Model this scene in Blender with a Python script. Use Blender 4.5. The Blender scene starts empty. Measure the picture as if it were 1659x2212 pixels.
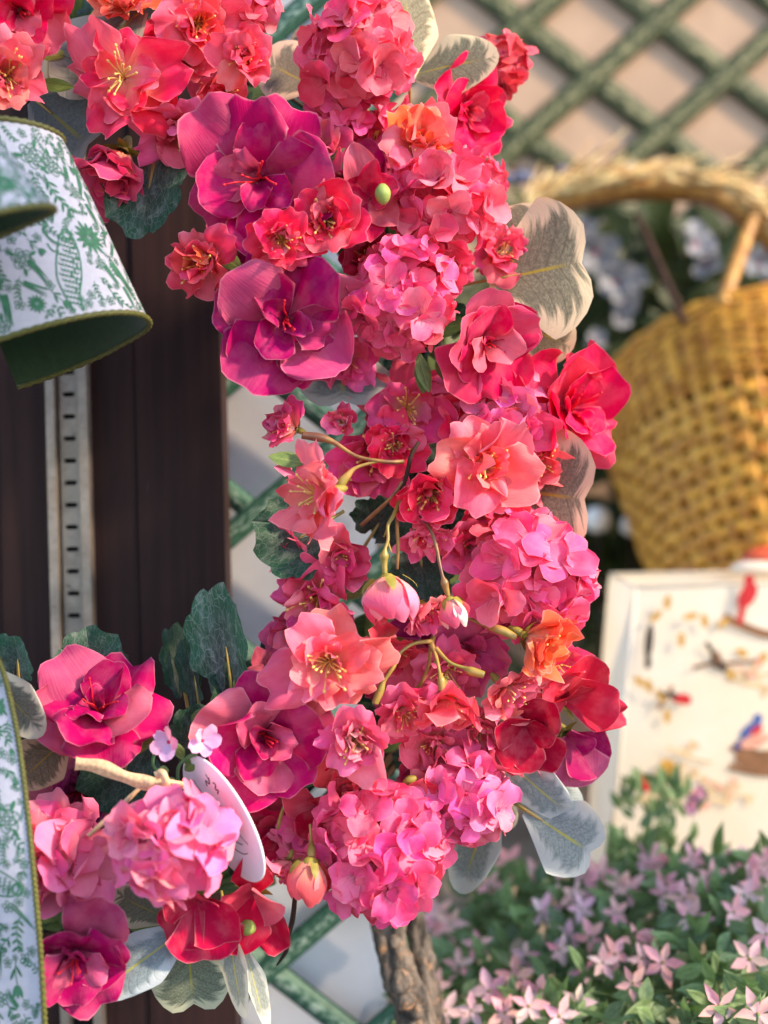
import bpy, math, random
from mathutils import Vector, Matrix
sc = bpy.context.scene
COL = sc.collection
R = math.radians
rnd = random.Random(7)

# ------------------------------------------------------------------ camera
W, H, F = 1659.0, 2212.0, 2552.0          # photo frame used for measuring, focal length in its pixels
ROLL = R(1.4)
CAM = Vector((0, 0, 1.3))
CR = Vector((math.cos(ROLL), 0, -math.sin(ROLL)))
CU = Vector((math.sin(ROLL), 0, math.cos(ROLL)))
CF = Vector((0, 1, 0))
def P(x, y, d):
    return CAM + CF*d + CR*((x-W/2)*d/F) - CU*((y-H/2)*d/F)
cd = bpy.data.cameras.new("camera"); cam = bpy.data.objects.new("camera", cd); COL.objects.link(cam)
cam.matrix_world = Matrix(((CR.x, CU.x, 0, CAM.x), (0, 0, -1, CAM.y), (CR.z, CU.z, 0, CAM.z), (0, 0, 0, 1))) \
    if False else Matrix.Translation(CAM) @ Matrix((CR, CU, -CF)).transposed().to_4x4()
cd.sensor_fit = 'VERTICAL'; cd.sensor_height = 24; cd.sensor_width = 18
cd.lens = 24*F/H
cd.clip_start = 0.02; cd.clip_end = 300
cd.dof.use_dof = True; cd.dof.focus_distance = 0.757; cd.dof.aperture_fstop = 2.0
sc.camera = cam

# ------------------------------------------------------------------ light
SUN = Vector((0.86, -0.34, 0.62)).normalized()
EL = math.asin(SUN.z); AZ_ = math.atan2(SUN.x, SUN.y)
world = bpy.data.worlds.new("World"); sc.world = world; world.use_nodes = True
wt = world.node_tree; wt.nodes.clear()
sky = wt.nodes.new('ShaderNodeTexSky'); sky.sky_type = 'NISHITA'; sky.sun_disc = False
sky.sun_elevation = EL; sky.sun_rotation = AZ_
bg = wt.nodes.new('ShaderNodeBackground'); bg.inputs[1].default_value = 0.15
sky.dust_density = 0.5; sky.ozone_density = 1.4
wo = wt.nodes.new('ShaderNodeOutputWorld')
wt.links.new(sky.outputs[0], bg.inputs[0]); wt.links.new(bg.outputs[0], wo.inputs[0])
sl = bpy.data.lights.new("sun", 'SUN'); sl.energy = 3.0; sl.angle = R(6.0); sl.color = (1.0, 0.78, 0.56)
so = bpy.data.objects.new("sun", sl); COL.objects.link(so)
so.rotation_euler = SUN.to_track_quat('Z', 'Y').to_euler(); so.location = (3, -2, 4)
sc.view_settings.view_transform = 'Standard'; sc.view_settings.look = 'None'
sc.view_settings.gamma = 1; sc.view_settings.exposure = 1.52

# ------------------------------------------------------------------ helpers
def lin(h):
    h = h.lstrip('#'); o = []
    for i in (0, 2, 4):
        c = int(h[i:i+2], 16)/255
        o.append(c/12.92 if c <= .04045 else ((c+.055)/1.055)**2.4)
    return tuple(o)
class NT:
    def __init__(s, name):
        s.mat = bpy.data.materials.new(name); s.mat.use_nodes = True
        s.t = s.mat.node_tree; s.t.nodes.clear()
        s.out = s.t.nodes.new('ShaderNodeOutputMaterial')
    def n(s, typ, ins=None, **kw):
        nd = s.t.nodes.new('ShaderNode'+typ)
        for k, v in kw.items(): setattr(nd, k, v)
        for k, v in (ins or {}).items(): s.set(nd.inputs[k], v)
        return nd
    def set(s, sock, v):
        if hasattr(v, 'is_output'): s.t.links.new(v, sock)
        else:
            if isinstance(v, tuple) and len(v) == 3 and sock.type == 'RGBA': v = (*v, 1)
            sock.default_value = v
    def m(s, op, a, b=0.0, c=None, clamp=False):
        nd = s.t.nodes.new('ShaderNodeMath'); nd.operation = op; nd.use_clamp = clamp
        s.set(nd.inputs[0], a); s.set(nd.inputs[1], b)
        if c is not None: s.set(nd.inputs[2], c)
        return nd.outputs[0]
    def ss(s, v, a, b, lo=0.0, hi=1.0):
        nd = s.t.nodes.new('ShaderNodeMapRange'); nd.interpolation_type = 'SMOOTHSTEP'
        s.set(nd.inputs['Value'], v); s.set(nd.inputs['From Min'], a); s.set(nd.inputs['From Max'], b)
        s.set(nd.inputs['To Min'], lo); s.set(nd.inputs['To Max'], hi)
        return nd.outputs[0]
    def mix(s, f, a, b, blend='MIX'):
        nd = s.t.nodes.new('ShaderNodeMix'); nd.data_type = 'RGBA'; nd.blend_type = blend
        s.set(nd.inputs[0], f); s.set(nd.inputs[6], a); s.set(nd.inputs[7], b)
        return nd.outputs[2]
    def uv(s):
        sp = s.n('SeparateXYZ', {0: s.n('TexCoord').outputs['UV']})
        return sp.outputs[0], sp.outputs[1]
    def comb(s, x, y, z=0.0):
        return s.n('CombineXYZ', {0: x, 1: y, 2: z}).outputs[0]
    def noise(s, vec, scale, detail=3.0, rough=.55):
        return s.n('TexNoise', {'Vector': vec, 'Scale': scale, 'Detail': detail, 'Roughness': rough}).outputs[0]
    def bump(s, h, strength, dist=.001):
        return s.n('Bump', {'Height': h, 'Strength': strength, 'Distance': dist}).outputs[0]
    def finish(s, base, rough=.6, spec=.3, normal=None, trans=0.0, tcol=None, metal=0.0, sheen=0.0, coat=0.0):
        p = s.n('BsdfPrincipled', {'Base Color': base, 'Roughness': rough, 'Specular IOR Level': spec, 'Metallic': metal,
                                   'Sheen Weight': sheen, 'Coat Weight': coat})
        if normal is not None: s.set(p.inputs['Normal'], normal)
        o = p.outputs[0]
        if trans:
            t = s.n('BsdfTranslucent', {'Color': tcol if tcol is not None else base})
            if normal is not None: s.set(t.inputs['Normal'], normal)
            mx = s.n('MixShader', {0: trans, 1: o, 2: t.outputs[0]}); o = mx.outputs[0]
        s.t.links.new(o, s.out.inputs['Surface'])
        return s.mat
def plain(name, col, rough=.6, spec=.3, var=.18, scale=60, bump=.3, bscale=300, trans=0, sheen=0, metal=0, coat=0, dist=.0006):
    t = NT(name); oc = t.n('TexCoord').outputs['Object']
    n1 = t.noise(oc, scale, 4)
    c = t.mix(t.ss(n1, .3, .7), tuple(max(0, k*(1-var)) for k in col), tuple(min(1, k*(1+var)) for k in col))
    b = t.bump(t.noise(oc, bscale, 3), bump, dist)
    return t.finish(c, rough, spec, b, trans, None, metal, sheen, coat)

class MB:
    """collects faces, builds ONE mesh"""
    def __init__(s): s.v = []; s.f = []; s.uv = []
    def quadgrid(s, pts, nu, nv, uvs=None, closed=False):
        b = len(s.v); s.v += pts
        s.uv += uvs if uvs else [(j/max(1, nv-1), i/max(1, nu-1)) for i in range(nu) for j in range(nv)]
        for i in range(nu-1):
            for j in range(nv if closed else nv-1):
                k = (j+1) % nv
                s.f.append((b+i*nv+j, b+i*nv+k, b+(i+1)*nv+k, b+(i+1)*nv+j))
    def tube(s, pts, rad, sides=6, caps=True):
        pts = [Vector(p) for p in pts]; n = len(pts)
        if not hasattr(rad, '__len__'): rad = [rad]*n
        t0 = (pts[1]-pts[0]).normalized()
        up = Vector((0, 0, 1)) if abs(t0.z) < .9 else Vector((1, 0, 0))
        x = t0.cross(up).normalized(); out = []
        for i in range(n):
            t = (pts[min(i+1, n-1)]-pts[max(i-1, 0)]).normalized()
            x = (x - t*x.dot(t)).normalized(); y = t.cross(x)
            for j in range(sides):
                a = 2*math.pi*j/sides
                rr = rad[i](a) if callable(rad[i]) else rad[i]
                out.append(pts[i] + (x*math.cos(a)+y*math.sin(a))*rr)
        b = len(s.v); s.quadgrid(out, n, sides, None, True)
        if caps:
            s.f.append(tuple(b+j for j in range(sides))[::-1]); s.f.append(tuple(b+(n-1)*sides+j for j in range(sides)))
    def box(s, a, b):
        o = len(s.v); (x0, y0, z0), (x1, y1, z1) = a, b
        s.v += [Vector(p) for p in ((x0,y0,z0),(x1,y0,z0),(x1,y1,z0),(x0,y1,z0),(x0,y0,z1),(x1,y0,z1),(x1,y1,z1),(x0,y1,z1))]
        s.uv += [(0,0),(1,0),(1,0),(0,0),(0,1),(1,1),(1,1),(0,1)]
        s.f += [tuple(o+k for k in q) for q in ((0,3,2,1),(4,5,6,7),(0,1,5,4),(1,2,6,5),(2,3,7,6),(3,0,4,7))]
    def poly(s, pts):
        b = len(s.v); s.v += pts; s.uv += [(0, 0)]*len(pts); s.f.append(tuple(range(b, b+len(pts))))
    def hexa(s, c):   # eight corners, bottom ring then top ring
        o = len(s.v); s.v += c; s.uv += [(0,0),(1,0),(1,0),(0,0),(0,1),(1,1),(1,1),(0,1)]
        s.f += [tuple(o+k for k in q) for q in ((0,3,2,1),(4,5,6,7),(0,1,5,4),(1,2,6,5),(2,3,7,6),(3,0,4,7))]
    def mesh(s, name, mat, smooth=True, org=None):
        me = bpy.data.meshes.new(name)
        vs = [Vector(p)-org for p in s.v] if org is not None else s.v
        me.from_pydata([tuple(p) for p in vs], [], s.f)
        ul = me.uv_layers.new(name='UVMap')
        idx = [0]*len(me.loops); me.loops.foreach_get('vertex_index', idx)
        flat = []
        for k in idx: flat += s.uv[k]
        ul.data.foreach_set('uv', flat)
        me.polygons.foreach_set('use_smooth', [smooth]*len(me.polygons))
        me.materials.append(mat); me.update()
        return me
    def build(s, name, mat, parent=None, smooth=True):
        org = parent.matrix_basis.translation.copy() if parent is not None else None
        if parent is not None and not parent.get('plain', False):
            inv = parent.matrix_basis.inverted()
            s.v = [inv @ Vector(p) for p in s.v]; org = None
        return link(name, s.mesh(name, mat, smooth, org), parent)
def link(name, me, parent=None, mat=None):
    o = bpy.data.objects.new(name, me); COL.objects.link(o)
    if parent is not None: o.parent = parent
    if mat is not None: o.matrix_basis = mat
    return o
def tag(o, label=None, cat=None, group=None, kind=None):
    if label: o['label'] = label
    if cat: o['category'] = cat
    if group: o['group'] = group
    if kind: o['kind'] = kind
    return o
def empty(name, M, label, cat, group=None):
    o = bpy.data.objects.new(name, None); COL.objects.link(o); o.empty_display_size = .01
    o.matrix_basis = M if isinstance(M, Matrix) else Matrix.Translation(M)
    return tag(o, label, cat, group)
def frame(p, n, roll=0.0, scale=1.0):
    z = n.normalized(); ref = Vector((0, 0, 1)) if abs(z.z) < .95 else Vector((1, 0, 0))
    x = ref.cross(z).normalized(); y = z.cross(x)
    M = Matrix((x, y, z)).transposed().to_4x4()
    return Matrix.Translation(p) @ M @ Matrix.Rotation(roll, 4, 'Z') @ Matrix.Scale(scale, 4)
def face_dir(tx, ty):
    q = max(0.0, 1-tx*tx-ty*ty)
    return (CR*tx - CU*ty - CF*math.sqrt(q)).normalized()
def spline(pts, n):
    """Catmull-Rom through tuples"""
    out = []; m = len(pts)
    for k in range(n):
        t = k/(n-1)*(m-1); i = min(int(t), m-2); f = t-i
        p = [pts[max(0, min(m-1, i+q))] for q in (-1, 0, 1, 2)]
        out.append(tuple(.5*((2*b)+(c-a)*f+(2*a-5*b+4*c-d)*f*f+(3*b-a-3*c+d)*f**3) for a, b, c, d in zip(*p)))
    return out
def jit(c, dv=.12, dh=.04):
    k = 1+rnd.uniform(-dv, dv)
    if rnd.random() < .3: q = rnd.uniform(.1, .5); c = tuple(a*(1-q)+b*q for a, b in zip(c, (1.0, .34, .42)))
    return (min(1, c[0]*k), max(0, min(1, c[1]*k*(1+rnd.uniform(-3*dh, 3*dh)))), max(0, min(1, c[2]*k*(1+rnd.uniform(-2*dh, 2*dh)))), 1)

# ------------------------------------------------------------------ materials
def petal_mat(name, inner, infac, in0, in1, edge, trans=.34, streak=0.0, streakcol=(.5, .02, .08), rough=.50):
    t = NT(name); u, v = t.uv()          # u across 0..1, v along 0..1
    oi = t.n('ObjectInfo'); C = oi.outputs['Color']; rn = oi.outputs['Random']
    oc = t.n('TexCoord').outputs['Object']
    a = t.m('ABSOLUTE', t.m('MULTIPLY_ADD', u, 2.0, -1.0))
    base = t.mix(t.m('MULTIPLY', t.ss(v, in0, in1, 1, 0), infac), C, inner)
    # dye blotches
    off = t.n('VectorMath', {0: oc, 1: t.comb(t.m('MULTIPLY', rn, 31.0), t.m('MULTIPLY', rn, 17.0), rn)}, operation='ADD').outputs[0]
    bl = t.noise(off, 2.6, 3)
    base = t.mix(t.ss(bl, .35, .7, 0, .42), base, t.mix(1.0, base, (.94, .62, .78), 'MULTIPLY'))
    base = t.mix(t.ss(bl, .6, .3, 0, .22), base, t.mix(.5, base, (1, .42, .44)))
    # veins running along the petal and fanning out
    fan = t.m('MULTIPLY', t.m('SUBTRACT', u, .5), t.m('ADD', .35, v))
    vn = t.noise(t.comb(t.m('MULTIPLY', fan, 26.0), t.m('MULTIPLY', v, 1.6), t.m('MULTIPLY', rn, 9.0)), 1.6, 2)
    base = t.mix(t.ss(vn, .42, .68, 0, .17), base, t.mix(1.0, base, (.78, .6, .68), 'MULTIPLY'))
    if streak:
        st = t.m('MULTIPLY', t.ss(vn, .5, .62), t.ss(v, .1, .55, streak, 0))
        base = t.mix(st, base, streakcol)
    # cut fabric edge, paler
    ed = t.m('MAXIMUM', t.ss(a, .95, 1.0), t.ss(v, .965, 1.0))
    base = t.mix(t.m('MULTIPLY', ed, edge), base, t.mix(.35, base, (1, .60, .62)))
    wv = t.m('MULTIPLY', t.m('SINE', t.m('MULTIPLY', u, 300.0)), t.m('SINE', t.m('MULTIPLY', v, 300.0)))
    hgt = t.m('ADD', t.m('MULTIPLY', vn, 1.0), t.m('MULTIPLY', wv, .05))
    return t.finish(base, rough, .05, t.bump(hgt, .32, .0014), trans, t.mix(1.0, base, (1, .75, .8), 'MULTIPLY'))
M = {}
M['azalea'] = petal_mat('azalea fabric', lin('#7a0c3c'), .6, .0, .45, .65, .25)
M['blossom'] = petal_mat('blossom fabric', lin('#ffc69a'), .6, .0, .6, .9, .28)
M['floret'] = petal_mat('floret fabric', lin('#ffb9c9'), .34, .05, .5, .8, .20, .55, lin('#d02050'))
M['pea'] = petal_mat('sweet pea fabric', lin('#a01040'), .3, .0, .5, .6, .20)
M['star'] = petal_mat('star flower fabric', lin('#ffffff'), .2, .0, .4, .4, .35)
M['lilac'] = petal_mat('lilac fabric', lin('#f6e6fb'), .6, .0, .6, .4, .35)
def stem_mat(name, c1, c2):
    t = NT(name); oc = t.n('TexCoord').outputs['Object']
    c = t.mix(t.ss(t.noise(oc, 45, 3), .35, .65), c1, c2)
    return t.finish(c, .38, .45, t.bump(t.noise(oc, 260, 3), .4, .0006))
M['stamen'] = plain('stamen yellow', lin('#ffce78'), .5, .3, .12, 200, .2, 900, trans=.15)
M['stamen_red'] = plain('stamen red', lin('#d01c30'), .5, .3, .2, 200, .2, 900)
M['stem'] = stem_mat('waxy green stem', lin('#86803a'), lin('#b08e4c'))
M['twig'] = stem_mat('brown wired twig', lin('#6a4436'), lin('#9a7a3e'))
M['vine'] = plain('dark vine twig', lin('#3a2820'), .8, .2, .35, 60, .8, 200)
M['calyx'] = plain('calyx olive', lin('#8c8238'), .5, .35, .25, 90, .3, 400)
M['bud'] = plain('bud green', lin('#8fa150'), .45, .35, .2, 120, .3, 400)
def leaf_mat(name, c1, c2, vein, trans=.2, rough=.5, scallop=False):
    t = NT(name); u, v = t.uv(); oi = t.n('ObjectInfo'); rn = oi.outputs['Random']; oc = t.n('TexCoord').outputs['Object']
    a = t.m('ABSOLUTE', t.m('MULTIPLY_ADD', u, 2.0, -1.0))
    bl = t.noise(t.comb(t.m('MULTIPLY', u, 3.0), t.m('MULTIPLY', v, 3.0), t.m('MULTIPLY', rn, 20.0)), 1.4, 5, .65)
    base = t.mix(t.ss(bl, .35, .68), c1, c2)
    wv = t.m('SINE', t.m('MULTIPLY', t.m('SUBTRACT', v, t.m('MULTIPLY', a, .45)), 44.0))
    vfac = t.m('MAXIMUM', t.m('MULTIPLY', t.ss(wv, .8, 1.0), .4), t.ss(a, .05, .015))
    base = t.mix(t.m('MULTIPLY', vfac, .55), base, vein)
    base = t.mix(1.0, base, oi.outputs['Color'], 'MULTIPLY')
    hgt = t.m('SUBTRACT', t.m('MULTIPLY', bl, .6), vfac)
    return t.finish(base, rough, .35, t.bump(hgt, .4, .0012), trans, t.mix(1.0, base, (.8, 1, .4), 'MULTIPLY'))
M['star_leaf'] = leaf_mat('pale star plant leaf', lin('#66804e'), lin('#889c6e'), lin('#b0bc96'))
M['leaf'] = leaf_mat('olive silk leaf', lin('#5c7040'), lin('#78874a'), lin('#a9b070'))
def geranium_mat():
    t = NT('dark geranium leaf'); u, v = t.uv(); oi = t.n('ObjectInfo'); rn = oi.outputs['Random']
    x = t.m('MULTIPLY_ADD', u, 2.0, -1.0); y = t.m('MULTIPLY_ADD', v, 1.0, -.12)
    ang = t.m('ARCTAN2', x, y); rad = t.m('SQRT', t.m('ADD', t.m('MULTIPLY', x, x), t.m('MULTIPLY', y, y)))
    vs = t.ss(t.m('ABSOLUTE', t.m('SINE', t.m('MULTIPLY', ang, 3.5))), .0, .12, 1, 0)
    nz = t.noise(t.comb(t.m('MULTIPLY', x, 2.0), t.m('MULTIPLY', y, 2.0), t.m('MULTIPLY', rn, 20.0)), 2.2, 8, .75)
    base = t.mix(t.ss(rad, .3, .85), lin('#3b413e'), lin('#24503a'))
    fine = t.n('TexVoronoi', {'Vector': t.comb(x, y, rn), 'Scale': 9.0}, feature='DISTANCE_TO_EDGE').outputs[0]
    base = t.mix(t.m('MULTIPLY', t.ss(nz, .45, .72), .6), base, lin('#8a918c'))
    base = t.mix(t.m('MULTIPLY', t.ss(fine, .05, .0), .35), base, lin('#a0a8a0'))
    base = t.mix(t.m('MULTIPLY', vs, .3), base, lin('#7d907c'))
    base = t.mix(1.0, base, oi.outputs['Color'], 'MULTIPLY')
    return t.finish(base, .55, .3, t.bump(t.m('SUBTRACT', nz, t.m('MULTIPLY', vs, .7)), .6, .002), .12, lin('#2a5a38'))
M['geranium'] = geranium_mat()
def varieg_mat():
    t = NT('variegated cream leaf'); u, v = t.uv(); oi = t.n('ObjectInfo'); rn = oi.outputs['Random']
    a = t.m('ABSOLUTE', t.m('MULTIPLY_ADD', u, 2.0, -1.0))
    side = t.m('SIGN', t.m('SUBTRACT', u, .5))
    # finger-like dark centre: reach varies along slanting bands
    band = t.m('SUBTRACT', v, t.m('MULTIPLY', a, .35))
    nz = t.noise(t.comb(t.m('MULTIPLY', band, 8.0), t.m('MULTIPLY', a, .5), t.m('MULTIPLY_ADD', rn, 30.0, t.m('MULTIPLY', side, 4.0))), 1.5, 3, .6)
    lim = t.m('MULTIPLY_ADD', nz, .95, .28)
    ra = t.m('MAXIMUM', a, t.m('MULTIPLY', t.m('POWER', v, 2.0), .98))
    dark = t.m('MULTIPLY', t.ss(t.m('SUBTRACT', ra, lim), .10, -.10), t.ss(v, .0, .12))
    fine = t.n('TexVoronoi', {'Vector': t.comb(t.m('MULTIPLY', u, 1.0), v, rn), 'Scale': 26.0}, feature='DISTANCE_TO_EDGE').outputs[0]
    wv = t.m('SINE', t.m('MULTIPLY_ADD', band, 46.0, t.m('MULTIPLY', nz, 5.0)))
    mott = t.noise(t.comb(u, v, t.m('MULTIPLY', rn, 11.0)), 40, 5, .7)
    dk = t.mix(t.ss(mott, .35, .7), lin('#63685a'), lin('#979a86'))
    dk = t.mix(t.m('MULTIPLY', t.ss(fine, .06, .0), .45), dk, lin('#4a4034'))
    dk = t.mix(t.m('MULTIPLY', t.ss(wv, .86, 1.0), .45), dk, lin('#4c4034'))
    base = t.mix(t.m('MULTIPLY', dark, .92), lin('#e8d9bd'), dk)
    mid = t.m('MULTIPLY', t.ss(a, .045, .012), t.ss(v, .85, .5))
    base = t.mix(mid, base, lin('#b5a742'))
    base = t.mix(1.0, base, oi.outputs['Color'], 'MULTIPLY')
    hgt = t.m('SUBTRACT', t.m('MULTIPLY', mott, .4), t.m('ADD', t.m('MULTIPLY', t.ss(wv, .8, 1.0), .5), t.ss(fine, .06, 0)))
    return t.finish(base, .55, .3, t.bump(hgt, .25, .0008), .25, t.mix(1.0, base, (1, .9, .7), 'MULTIPLY'))
M['varieg'] = varieg_mat()

def silver_mat():
    t = NT('silver leaf underside'); u, v = t.uv(); oi = t.n('ObjectInfo'); rn = oi.outputs['Random']
    a = t.m('ABSOLUTE', t.m('MULTIPLY_ADD', u, 2.0, -1.0))
    band = t.m('SUBTRACT', v, t.m('MULTIPLY', a, .35))
    nz = t.noise(t.comb(t.m('MULTIPLY', band, 5.0), t.m('MULTIPLY', a, .7), t.m('MULTIPLY', rn, 30.0)), 1.5, 3, .6)
    ra = t.m('MAXIMUM', a, t.m('MULTIPLY', t.m('POWER', v, 2.0), .98))
    dark = t.ss(t.m('SUBTRACT', ra, t.m('MULTIPLY_ADD', nz, .7, .35)), .12, -.12)
    mott = t.noise(t.comb(u, v, t.m('MULTIPLY', rn, 11.0)), 30, 5, .7)
    wv = t.m('SINE', t.m('MULTIPLY_ADD', band, 60.0, t.m('MULTIPLY', nz, 5.0)))
    dk = t.mix(t.ss(mott, .3, .7), lin('#7e8884'), lin('#a3aca6'))
    dk = t.mix(t.m('MULTIPLY', t.ss(wv, .8, 1.0), .3), dk, lin('#6c7672'))
    base = t.mix(dark, lin('#c9cbc2'), dk)
    base = t.mix(t.m('MULTIPLY', t.ss(a, .06, .025), t.ss(v, .88, .6)), base, lin('#bdb860'))
    base = t.mix(1.0, base, oi.outputs['Color'], 'MULTIPLY')
    return t.finish(base, .5, .35, t.bump(t.m('SUBTRACT', mott, t.ss(wv, .8, 1.0)), .25, .0008), .3, t.mix(1.0, base, (1, .95, .85), 'MULTIPLY'))
M['silver'] = silver_mat()

# ------------------------------------------------------------------ petal and leaf meshes
def petal_mesh(name, mat, seed, Wd, cup=.2, b1=.3, b2=-.3, ruf=.06, fray=.012, notch=.0, tip=.0, base=.2, nu=13, nv=13, round_=.52, frill=0.0):
    g = random.Random(seed)
    N = 60; cy = [0.0]; cz = [0.0]; ph = []
    for i in range(N+1):
        u = i/N; ph.append(b1*u+b2*u*u*2+.12*math.sin(3*u+seed))
        if i < N: cy.append(cy[-1]+math.cos(ph[-1])/N); cz.append(cz[-1]+math.sin(ph[-1])/N)
    p1, p2, p3, p4 = (g.uniform(0, 6.28) for _ in range(4)); f1 = g.uniform(2.2, 3.4); f2 = g.uniform(4.5, 6.5)
    asym = g.uniform(-.12, .12)
    pts = []; uvs = []
    for i in range(nu):
        u = (i/(nu-1))**.85
        w = Wd*(base + (1-base)*math.sin(math.pi*(.02+.53*u**.95))**1.05)
        for j in range(nv):
            v = -1+2*j/(nv-1); v = .45*v+.55*math.sin(math.pi/2*v)
            uu = u*(1-round_*(1-math.sqrt(max(0, 1-.985*v*v)))*u) + tip*max(0, 1-abs(v)*2.2)*u**5 - notch*math.exp(-(v/.22)**2)*u**6
            uu += asym*v*u*u*.5 + .03*math.sin(f2*v*1.3+p3)*u**4
            if i == nu-1: uu += g.uniform(-fray, fray)
            x = v*w*(1+.05*math.sin(5*u+p4))
            if j in (0, nv-1): x += g.uniform(-fray, fray)*u
            k = max(0, min(N-1e-6, uu*N)); ki = int(k); kf = k-ki
            yy = cy[ki]+(cy[ki+1]-cy[ki])*kf; zz = cz[ki]+(cz[ki+1]-cz[ki])*kf; phv = ph[ki]
            if uu > 1: yy += (uu-1)*math.cos(phv); zz += (uu-1)*math.sin(phv)
            h = cup*Wd*v*v*u**.7
            h += ruf*u**1.6*((abs(v)**.8)*(math.sin(f1*v+p1)+.6*math.sin(f2*v+p2)) + .7*u*u*math.sin(f2*v+p3)) + ruf*.35*math.sin(7*u+3*v+p4)*u
            if frill: h += frill*u**2.5*(math.sin(f2*2.1*v+p4)+.7*math.sin(f2*3.3*v+p2))*(.4+.6*max(abs(v), u**3))
            h -= .035*math.exp(-(v/.12)**2)*(1-u)
            pts.append((x, yy-h*math.sin(phv), zz+h*math.cos(phv))); uvs.append(((v+1)/2, i/(nu-1)))
    b = MB(); b.quadgrid([Vector(p) for p in pts], nu, nv, uvs)
    return b.mesh(name, mat)
def pool(name, mat, n, seed, **kw):
    out = []
    for i in range(n):
        g = random.Random(seed+i*13); k = dict(kw)
        for q in ('cup', 'b1', 'b2'):
            if q in k: k[q] = k[q] + g.uniform(-.18, .18)
        if 'ruf' in k: k['ruf'] *= g.uniform(.7, 1.4)
        k['Wd'] = kw['Wd']*g.uniform(.9, 1.12)
        out.append(petal_mesh(name, mat, seed+i, **k))
    return out
PO = {
 'az_out': pool('petal', M['azalea'], 10, 100, Wd=.50, cup=.05, b1=.35, b2=-.33, ruf=.11, notch=.03, fray=.006, nu=15, nv=13),
 'az_in': pool('petal', M['azalea'], 7, 140, Wd=.46, cup=.25, b1=.5, b2=-.75, ruf=.11, fray=.006),
 'az_core': pool('petal', M['azalea'], 5, 170, Wd=.40, cup=.5, b1=.4, b2=-.9, ruf=.16, fray=.006),
 'bl_out': pool('petal', M['blossom'], 10, 200, Wd=.44, cup=.40, b1=.75, b2=-.70, frill=.036, nu=14, nv=15, ruf=.15, notch=.08, fray=.010),
 'bl_in': pool('petal', M['blossom'], 8, 230, Wd=.45, cup=.45, b1=.75, b2=-.45, frill=.045, nv=15, ruf=.13, notch=.05, fray=.012),
 'fl': pool('petal', M['floret'], 14, 300, Wd=.45, cup=.34, b1=.45, b2=-.62, ruf=.065, notch=.02, tip=.02, fray=.006, nu=10, nv=10),
 'pea': pool('petal', M['pea'], 7, 400, Wd=.62, cup=.30, b1=.5, b2=-.4, ruf=.08, tip=.08, fray=.004, nu=15, nv=13),
 'star': pool('petal', M['star'], 4, 500, Wd=.27, cup=.3, b1=.1, b2=-.2, ruf=.02, tip=.2, fray=.0, nu=6, nv=5),
 'li': pool('petal', M['lilac'], 4, 520, Wd=.40, cup=.3, b1=.3, b2=-.3, ruf=.04, notch=.08, fray=.01, nu=9, nv=7),
}
def leaf_mesh(name, mat, seed, kind):
    g = random.Random(seed); nu, nv = 17, 13; pts = []; uvs = []
    bend = g.uniform(-.35, .35); fold = g.uniform(.05, .35); p1 = g.uniform(0, 6)
    for i in range(nu):
        u = i/(nu-1)
        for j in range(nv):
            v = math.sin(math.pi/2*(-1+2*j/(nv-1)))
            if kind == 'oval':
                w = .5*math.sin(math.pi*min(1, u*.97+.015))**.75*(1-.15*u); y = u
            elif kind == 'lance':
                w = .5*math.sin(math.pi*(u**.8*.98+.01))**1.1; y = u
            elif kind == 'heart':       # notched tip
                w = .5*(.10+.90*math.sin(math.pi*(.02+.50*u)))
                y = u*(1-.52*(1-math.sqrt(max(0, 1-.98*v*v)))*u) - .14*math.exp(-(v/.28)**2)*u**6
            else:                        # round, smooth tip
                w = .5*(.08+.92*math.sin(math.pi*(.02+.60*u)))
                y = u*(1-.55*(1-math.sqrt(max(0, 1-.98*v*v)))*u)
            x = v*w
            z = .25*bend*u*u + fold*abs(v)*w*.8 - .10*w*v*v + .02*math.sin(5*u+2*v+p1)
            pts.append(Vector((x, y, z))); uvs.append(((v+1)/2, u))
    b = MB(); b.quadgrid(pts, nu, nv, uvs)
    return b.mesh(name, mat)
def geranium_mesh(seed):
    g = random.Random(seed); nr, na = 9, 49; pts = []; uvs = []
    ph = g.uniform(0, 6); fold = g.uniform(.1, .5)
    for i in range(nr):
        r = i/(nr-1)
        for j in range(na):
            a = -math.pi*.93 + 2*math.pi*.93*j/(na-1)
            rr = r*(.50+.035*math.sin(9*a)*r*r + .012*math.sin(31*a)*r**3 + .04*math.cos(a))
            x = rr*math.sin(a); y = .42+rr*math.cos(a)*1.02
            z = fold*abs(x)*.8 + .035*math.sin(7*a+ph)*r*r + .25*r*r*(.3 if math.cos(a) > 0 else .1) - .15*(y-.4)**2
            pts.append(Vector((x, y, z))); uvs.append((x+.5, y))
    b = MB(); b.quadgrid(pts, nr, na, uvs)
    return b.mesh('leaf', M['geranium'])
LF = {'heart': [leaf_mesh('leaf', M['varieg'], 10+i, 'heart') for i in range(5)],
      'round': [leaf_mesh('leaf', M['varieg'], 30+i, 'round') for i in range(5)],
      'sheart': [leaf_mesh('leaf', M['silver'], 110+i, 'heart') for i in range(3)],
      'sround': [leaf_mesh('leaf', M['silver'], 130+i, 'round') for i in range(4)],
      'oval': [leaf_mesh('leaf', M['leaf'], 50+i, 'oval') for i in range(5)],
      'lance': [leaf_mesh('leaf', M['leaf'], 60+i, 'lance') for i in range(4)],
      'ger': [geranium_mesh(70+i) for i in range(5)]}
def leaf_matrix(p0, p1, width, roll=0.0):
    y = (p1-p0); L = y.length; y.normalize()
    z = -CF + CU*.001; z = (z-y*z.dot(y)).normalized(); x = y.cross(z)
    Mx = Matrix((x, y, z)).transposed().to_4x4() @ Matrix.Rotation(roll, 4, 'Y')
    return Matrix.Translation(p0) @ Mx @ Matrix.Diagonal((width, L, (L+width)/2, 1))
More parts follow.
